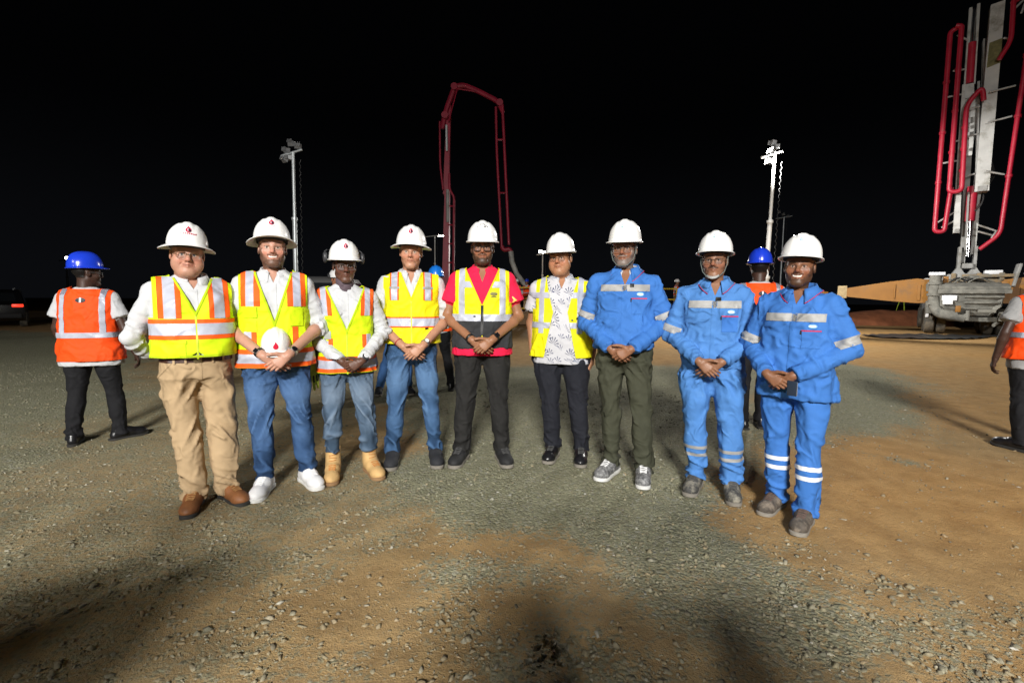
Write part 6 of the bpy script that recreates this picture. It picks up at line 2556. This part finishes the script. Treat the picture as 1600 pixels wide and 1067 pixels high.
P[7] = person(dict(
    curl=14, label='man with grey beard and chin straps in blue jacket and olive trousers', group=ROW, seed=7,
    pos=(.815, 3.47), yaw=-17, H=1.765, w=1.03, d=1.05, belly=.025, feet=[(.745, 3.48, -37), (.955, 3.37, -16)], clasp=(-.01, -.225, .905), lean=-.025,
    upper=dict(mat=blue, name='jacket', sleeve='long', hem=.945, v=(1.385, .40), collar=dict(z=1.494, rx=.080, ry=.082, tip=.066, flap=.036, edge=pipe_r, stand=.032, gap=20), placket=True, slk=1.08, fit=.009, folds=1.1, waistband=True,
               tapes=BTAPE, arm_tapes=[('R', .76, .92, refg), ('L', .76, .92, refg)], decals=blue_decals() + [dict(name='microphone', pts=rect(.035, .062, 1.375, 1.398), mat=black_p, off=.012)]),
    trousers=dict(mat=olive, slim=1.0, folds=1.3, cuff=.06), shoes=SH_GREY,
    head=dict(old=1, skin=(.235, .108, .058), fw=.97, hair=(.02, .018, .017), beard=.85, beard_col=(.155, .148, .14), brow=.6, brow_col=(.05, .045, .04), lipc=(.95, .7, .7)),
    head_rot=(-5, 2, 0), hat=dict(mat=hat_w, kind='cap', logo='round_teal', tilt=1), glasses=GL_CLEAR, strap=mat('strap_grey', (.11, .13, .12), .8)))
collar('shirt_collar', fabric('check_shirt', (.45, .46, .50), .3, .3), P[7][0], P[7][3], z=1.482, rx=.070, ry=.072)
# 8 ------------------------------------------------ man in blue coverall, moustache
P[8] = person(dict(
    mirror=True, curl=-6, label='man with moustache, glasses and white chin cup in pale blue workwear', group=ROW, seed=8,
    pos=(1.345, 3.20), yaw=-24, H=1.66, w=1.03, feet=[(1.275, 3.22, -34), (1.465, 3.10, -18)], clasp=(-.01, -.215, .912), lean=-.02,
    upper=dict(mat=blue2, name='jacket', sleeve='long', hem=.900, v=(1.40, .40), collar=dict(z=1.494, rx=.080, ry=.082, tip=.066, flap=.036, edge=pipe_r, stand=.032, gap=20), placket=True, slk=1.08, fit=.009, folds=1.15,
               tapes=[('reflective_tape', VB(-.165, .165, 1.318, 1.368, 'f'), .0035, refg)], arm_tapes=[('R', .80, .98, refg), ('L', .80, .98, refg)], decals=blue_decals(-.032) + [dict(name='microphone', pts=rect(.005, .040, 1.368, 1.392), mat=black_p, off=.012)]),
    trousers=dict(mat=blue2, slim=1.02, leg=1.12, hip=1.08, folds=1.6, cuff=.085, tapes=[('reflective_tape', .318, .342, refg), ('reflective_tape', .262, .286, refg)]), shoes=SH_SAFE,
    head=dict(skin=(.235, .115, .066), fw=.96, hair=(.010, .008, .007), moustache=.8, brow=.7, lipc=(.95, .7, .7)),
    head_rot=(-4, 0, 0), hat=dict(mat=hat_w, kind='cap', logo='round_teal', tilt=-4), glasses=GL_THIN, strap=mat('strap_grey', None), chin_cup=mat('cup_white', (.33, .33, .32), .8)))
# 9 ------------------------------------------------ smiling man at the end of the row
P[9] = person(dict(
    mirror=True, curl=8, label='smiling man with trimmed black beard in blue workwear holding a phone', group=ROW, seed=9,
    pos=(1.69, 2.83), yaw=-43, H=1.595, w=1.06, d=1.03, belly=.015, feet=[(1.655, 2.91, -51), (1.70, 2.68, -44)], clasp=(-.045, -.225, .915), lean=-.02,
    upper=dict(mat=blue, name='jacket', sleeve='long', hem=.805, v=(1.405, .40), collar=dict(z=1.494, rx=.080, ry=.082, tip=.066, flap=.036, edge=pipe_r, stand=.032, gap=20), placket=True, slk=1.10, fit=.011, flare=.02, folds=1.2, waistband=True,
               tapes=[('reflective_tape', VB(-.168, .168, 1.300, 1.350, 'f'), .0035, refg)], arm_tapes=[('R', .74, .93, refg), ('L', .74, .93, refg)], decals=blue_decals(-.052)),
    trousers=dict(mat=blue, slim=1.02, leg=1.02, folds=1.4, cuff=.06, tapes=[('reflective_tape', .368, .396, w_pale), ('reflective_tape', .305, .333, w_pale)]), shoes=SH_HIKE,
    head=dict(skin=(.20, .090, .048), fw=1.0, hair=(.008, .007, .006), beard=.8, beard_col=(.016, .011, .009), brow=.8, smile=1.0, lipc=(1.0, .7, .68)),
    head_rot=(8, -1, 3), hat=dict(mat=hat_w, kind='cap', logo='round_blue', tilt=-4, s=1.03)))
# ------------------------------------------------------------------ things held or worn loose
def world_of(p, v):
    root, arms, Mh, s, th = p
    return Matrix.Translation(root.location) @ Matrix.Rotation(th, 4, 'Z') @ Vector(v)


# spare hard hat in front of the bearded man, resting on his hands
r2, a2, M2, s2, th2 = P[2]
hh = empty('spare_hard_hat', world_of(P[2], Vector((.005, -.160, .962)) * s2), th2)
tag(hh, 'white hard hat held upside by the bearded man in front of his vest', 'hard hat')
hh['label'] = 'white hard hat with red flame mark held in front of the bearded man'
so = helmet(hh, Matrix.Rotation(R(20), 4, 'X'), hat_w, kind='brim', logo='single_flame', name='hat_shell', s=.80)
# phone in the hand of the smiling man at the end
ph = empty('phone', world_of(P[9], Vector((.034, -.235, .893)) * P[9][3]), P[9][4] + R(-10))
tag(ph, 'dark phone in the hand of the smiling man in blue', 'phone')
MB().bevbox((0, 0, 0), (.052, .009, .085), .004).build('phone_case', mat('phone_case', (.02, .03, .05), .3), ph, True)
MB().bevbox((.027, 0, .0), (.003, .006, .075), .001).build('phone_edge', mat('phone_edge', (.6, .62, .65), .2, metal=.8), ph, True)
# two-way radio on the shoulder of the man with ear muffs
rd = empty('two_way_radio', world_of(P[3], Vector((-.205, -.085, 1.275)) * P[3][3]), P[3][4] + R(-14))
tag(rd, 'black two way radio clipped at the shoulder of the man with ear muffs', 'radio')
MB().bevbox((0, 0, -.02), (.062, .036, .125), .008).build('radio_body', black_p, rd, True)
MB().cyl((-.018, 0, .04), (-.018, 0, .13), .007, 10).build('antenna', black_p, rd, True)
MB().cyl((.012, 0, .04), (.012, 0, .060), .008, 10).build('volume_knob', black_p, rd, True)
MB().bevbox((0, -.019, -.005), (.042, .003, .045), .001).build('speaker_grille', mat('grille_grey', (.05, .05, .05), .6), rd)
# work gloves hanging at the hip of the man with ear muffs
gv = empty('work_gloves', world_of(P[3], Vector((-.262, .03, .86)) * P[3][3]), P[3][4] + R(8))
tag(gv, 'black and lime work gloves hanging beside the man with ear muffs', 'gloves')
gl_l = mat('glove_lime', (.50, .62, .06), .7, var=.25, vscale=30)
for i, (ox, tz) in enumerate(((0, 0), (.025, .03))):
    W = Vector((ox, .02 * i, .05 + tz))
    pr = hand_prims(W, (.05, 0, -1), (0, -1, 0), 1, 1.12, (6, 8, 6), (.8, .5, 0), .05)
    pr = [(Vector((W.x, W.y, W.z + .14)), W, .036, .030, .02)] + [(a, b, ra * 1.12, rb * 1.12, k_) for a, b, ra, rb, k_ in pr]
    V, Q = limb_mesh(pr, .0055)
    mk('glove', V, Q, gl_l if i == 0 else mat('glove_grey', (.22, .25, .19), .8), gv)
    for a, b, ra, rb, k_ in pr[5:17:3]:
        st_ = MB().tube([a + Vector((0, -ra * .9, 0)), b + Vector((0, -rb * .9, 0))], .006, 6)
        st_.build('finger_guard', black_p, gv, True)

# ------------------------------------------------------------------ people behind the row and at the edges
BACK = 'workers in orange vests around the row'
DARKSK = dict(skin=(.055, .028, .020), hair=(.006, .005, .005), fw=1.0, brow=.6)


def orange_vest(hem=.80, v=(1.18, .40), logo=True, band=(1.00, 1.045)):
    ds = []
    if logo:
        ds = [dict(name='back_logo', pts=oval(0, 1.385, .038, .024), mat=mat('logo_dark_oval', (.02, .016, .016), .6), view=(0, -1, 0), off=.006),
              dict(name='back_logo_mark', pts=[(-.006, 1.363), (.010, 1.363), (.008, 1.408), (-.008, 1.408)], mat=mat('logo_silver', (.6, .6, .62), .4), view=(0, -1, 0), off=.0085)]
    up_b = []
    for sg in (-1, 1):
        a, b_ = (.135, .178) if sg > 0 else (-.178, -.135)
        up_b.append(('reflective_tape', VB(a, b_, band[0], None), .0050, refl, 'B'))
    return dict(mat=oran, hem=hem, v=v, flare=.03, arm=.21, tapes=belt_tapes(band[0], band[1], 0) + shoulder_tapes(.135, .178, band[0]) + up_b, decals=ds)


person(dict(label='man in orange vest, blue hard hat and black trousers walking away, seen from behind', group=BACK, seed=21,
            pos=(-3.71, 4.22), yaw=198, H=1.585, w=1.13, d=1.05, feet=[(-3.55, 4.30, 150), (-3.82, 4.12, 212)], q=1.35,
            upper=dict(mat=tee_w, sleeve='short', hem=.755, slk=1.2, flare=.03, fit=.008), vest=orange_vest(.795, band=(1.03, 1.08)),
            trousers=dict(mat=blk_t, leg=1.02, slim=1.0, fly=False), shoes=SH_DRESS,
            arms=dict(R=dict(mode='hang', elbow=(-.285, .02, 1.10), wrist=(-.335, -.05, .865)), L=dict(mode='hang', elbow=(.275, -.02, 1.12), wrist=(.25, -.12, .90))),
            head=DARKSK, head_rot=(-52, 0, 0), hat=dict(mat=hat_b, kind='cap', tilt=-2), glasses=GL_CLEAR))
person(dict(label='man in orange vest and blue hard hat, back turned, between two men in blue', group=BACK, seed=22,
            pos=(2.47, 4.85), yaw=168, H=1.73, w=1.1, feet=[(2.58, 4.9, 160), (2.36, 4.86, 190)], q=1.6,
            upper=dict(mat=tee_w, sleeve='short', hem=.80, slk=1.2, fit=.008), vest=orange_vest(.85), trousers=dict(mat=blk_t, fly=False), shoes=SH_DRESS,
            arms=dict(R=dict(mode='hang'), L=dict(mode='hang')), head=DARKSK, head_rot=(-10, 0, 0), hat=dict(mat=hat_b, kind='cap', tilt=0)))
person(dict(label='man in orange vest and black trousers cut off by the picture edge, seen from behind', group=BACK, seed=23,
            pos=(4.62, 4.20), yaw=165, H=1.62, w=1.08, feet=[(4.85, 4.25, 150), (4.50, 4.18, 190)], q=1.6,
            upper=dict(mat=fabric('grey_tee', (.30, .30, .30), .1, .4), sleeve='short', hem=.78, slk=1.2, fit=.008), vest=orange_vest(.86, band=(1.08, 1.13)), trousers=dict(mat=blk_t, fly=False), shoes=SH_DRESS,
            arms=dict(R=dict(mode='hang'), L=dict(mode='hang', elbow=(.285, .03, 1.12), wrist=(.30, -.04, .87))), head=DARKSK, head_rot=(0, 0, 0), hat=dict(mat=hat_b, kind='cap')))
person(dict(label='man in orange vest and bright blue hard hat hidden behind the grey haired man', group=BACK, seed=24,
            pos=(-1.06, 6.7), yaw=190, H=1.655, w=1.05, feet=[(-.86, 6.75, 180), (-1.10, 6.7, 200)], q=2.0,
            upper=dict(mat=tee_w, sleeve='long', hem=.85, slk=1.1), vest=orange_vest(.88), trousers=dict(mat=blk_t, fly=False), shoes=SH_DRESS,
            arms=dict(R=dict(mode='hang', elbow=(-.30, .0, 1.12)), L=dict(mode='hang')), head=DARKSK, hat=dict(mat=mat('hat_sky', (.01, .16, .62), .25), kind='cap')))
person(dict(label='worker in blue jeans standing hidden behind the grey haired man', group=BACK, seed=25,
            pos=(-1.50, 6.4), yaw=20, H=1.60, w=1.0, feet=[(-1.78, 6.4, 10), (-1.40, 6.45, 30)], q=2.2, lean=.10,
            upper=dict(mat=tee_w, sleeve='long', hem=1.0), vest=dict(mat=lime, hem=.90, v=(1.2, .4), tapes=belt_tapes(1.0, 1.05, 0)), trousers=dict(mat=mid_j), shoes=SH_KNIT,
            arms=dict(R=dict(mode='hang', elbow=(-.22, .06, 1.12), wrist=(-.18, -.05, .9)), L=dict(mode='hang')), head=dict(DARKSK, skin=(.2, .1, .06)), hat=dict(mat=hat_w, kind='cap')))
person(dict(label='worker in white hard hat with ear muffs peeping over the shoulder of the gaiter man', group=BACK, seed=26,
            pos=(-3.28, 9.0), yaw=30, H=1.72, w=1.0, feet=[(-3.4, 9.0, 20), (-3.15, 9.0, 40)], q=2.2,
            upper=dict(mat=tee_w, sleeve='long', hem=1.0), vest=dict(mat=lime, hem=.90, v=(1.2, .4), tapes=belt_tapes(1.0, 1.05, 0)), trousers=dict(mat=navy_j), shoes=SH_KNIT,
            arms=dict(R=dict(mode='hang'), L=dict(mode='hang')), head=dict(DARKSK, skin=(.33, .14, .08)), head_rot=(25, 0, 0), hat=dict(mat=hat_w, kind='cap', earmuff=True)))
# the pour crew on the platform
CREW = 'pour crew on the platform'
for i, (x, y, yw, hm, lb) in enumerate([(8.35, 24.6, 60, hat_w, 'far worker in white hard hat leaning on the yellow handrail'),
                                        (.22, 24.4, 10, hat_w, 'far worker in white hard hat on the platform behind the red polo'),
                                        (.72, 24.3, -30, hat_b, 'far worker in blue hard hat on the platform beside the hose')]):
    person(dict(label=lb, group=CREW, seed=30 + i, pos=(x, y), z=.67 - (.0 if i == 0 else .06), yaw=yw, H=1.6, feet=[(x - .12, y, yw - 10), (x + .12, y, yw + 10)], q=3.2,
                upper=dict(mat=tee_w, sleeve='long', hem=.9), vest=dict(mat=oran, hem=.95, v=(1.2, .4), tapes=belt_tapes(1.05, 1.1, 0)), trousers=dict(mat=khaki, fly=False), shoes=SH_DRESS,
                arms=dict(R=dict(mode='hang', wrist=(-.25, -.18, .95)), L=dict(mode='hang', wrist=(.25, -.18, .95))), head=dict(DARKSK, skin=(.2, .1, .06)), hat=dict(mat=hm, kind='cap')))

# ------------------------------------------------------------------ unseen photographers and onlookers behind the camera, added to cast the foreground shadows
for i, (x, y, lb) in enumerate([(.04, -.60, 'unseen photographer in dark clothes behind the camera, casting a foreground shadow'), (-1.75, -.55, 'unseen onlooker in dark clothes beside the photographer, casting a foreground shadow'), (-3.3, -.9, 'unseen onlooker in dark clothes far to the side, casting a foreground shadow'), (.62, -.62, 'unseen second photographer in dark clothes, casting a foreground shadow'), (-1.32, -.38, 'unseen onlooker in dark clothes nearest the photographer, casting a foreground shadow'), (-2.5, -.7, 'unseen third onlooker in dark clothes, casting a foreground shadow'), (2.3, -1.2, 'unseen onlooker in dark clothes across from the others, casting a foreground shadow')]):
    person(dict(label=lb, group='unseen onlookers added to cast foreground shadows', seed=50 + i, pos=(x, y), yaw=180, H=1.72, feet=[(x + .13, y, 170), (x - .13, y, 190)], q=4.0,
                upper=dict(mat=dgrey, sleeve='long', hem=.9), trousers=dict(mat=blk_t, fly=False), shoes=SH_DRESS,
                arms=dict(R=dict(mode='hang', elbow=(-.215, -.04, 1.15), wrist=(-.16, -.14, 1.02)), L=dict(mode='hang', elbow=(.215, -.04, 1.15), wrist=(.16, -.14, 1.02))), head=DARKSK, hat=dict(mat=hat_w, kind='cap')))
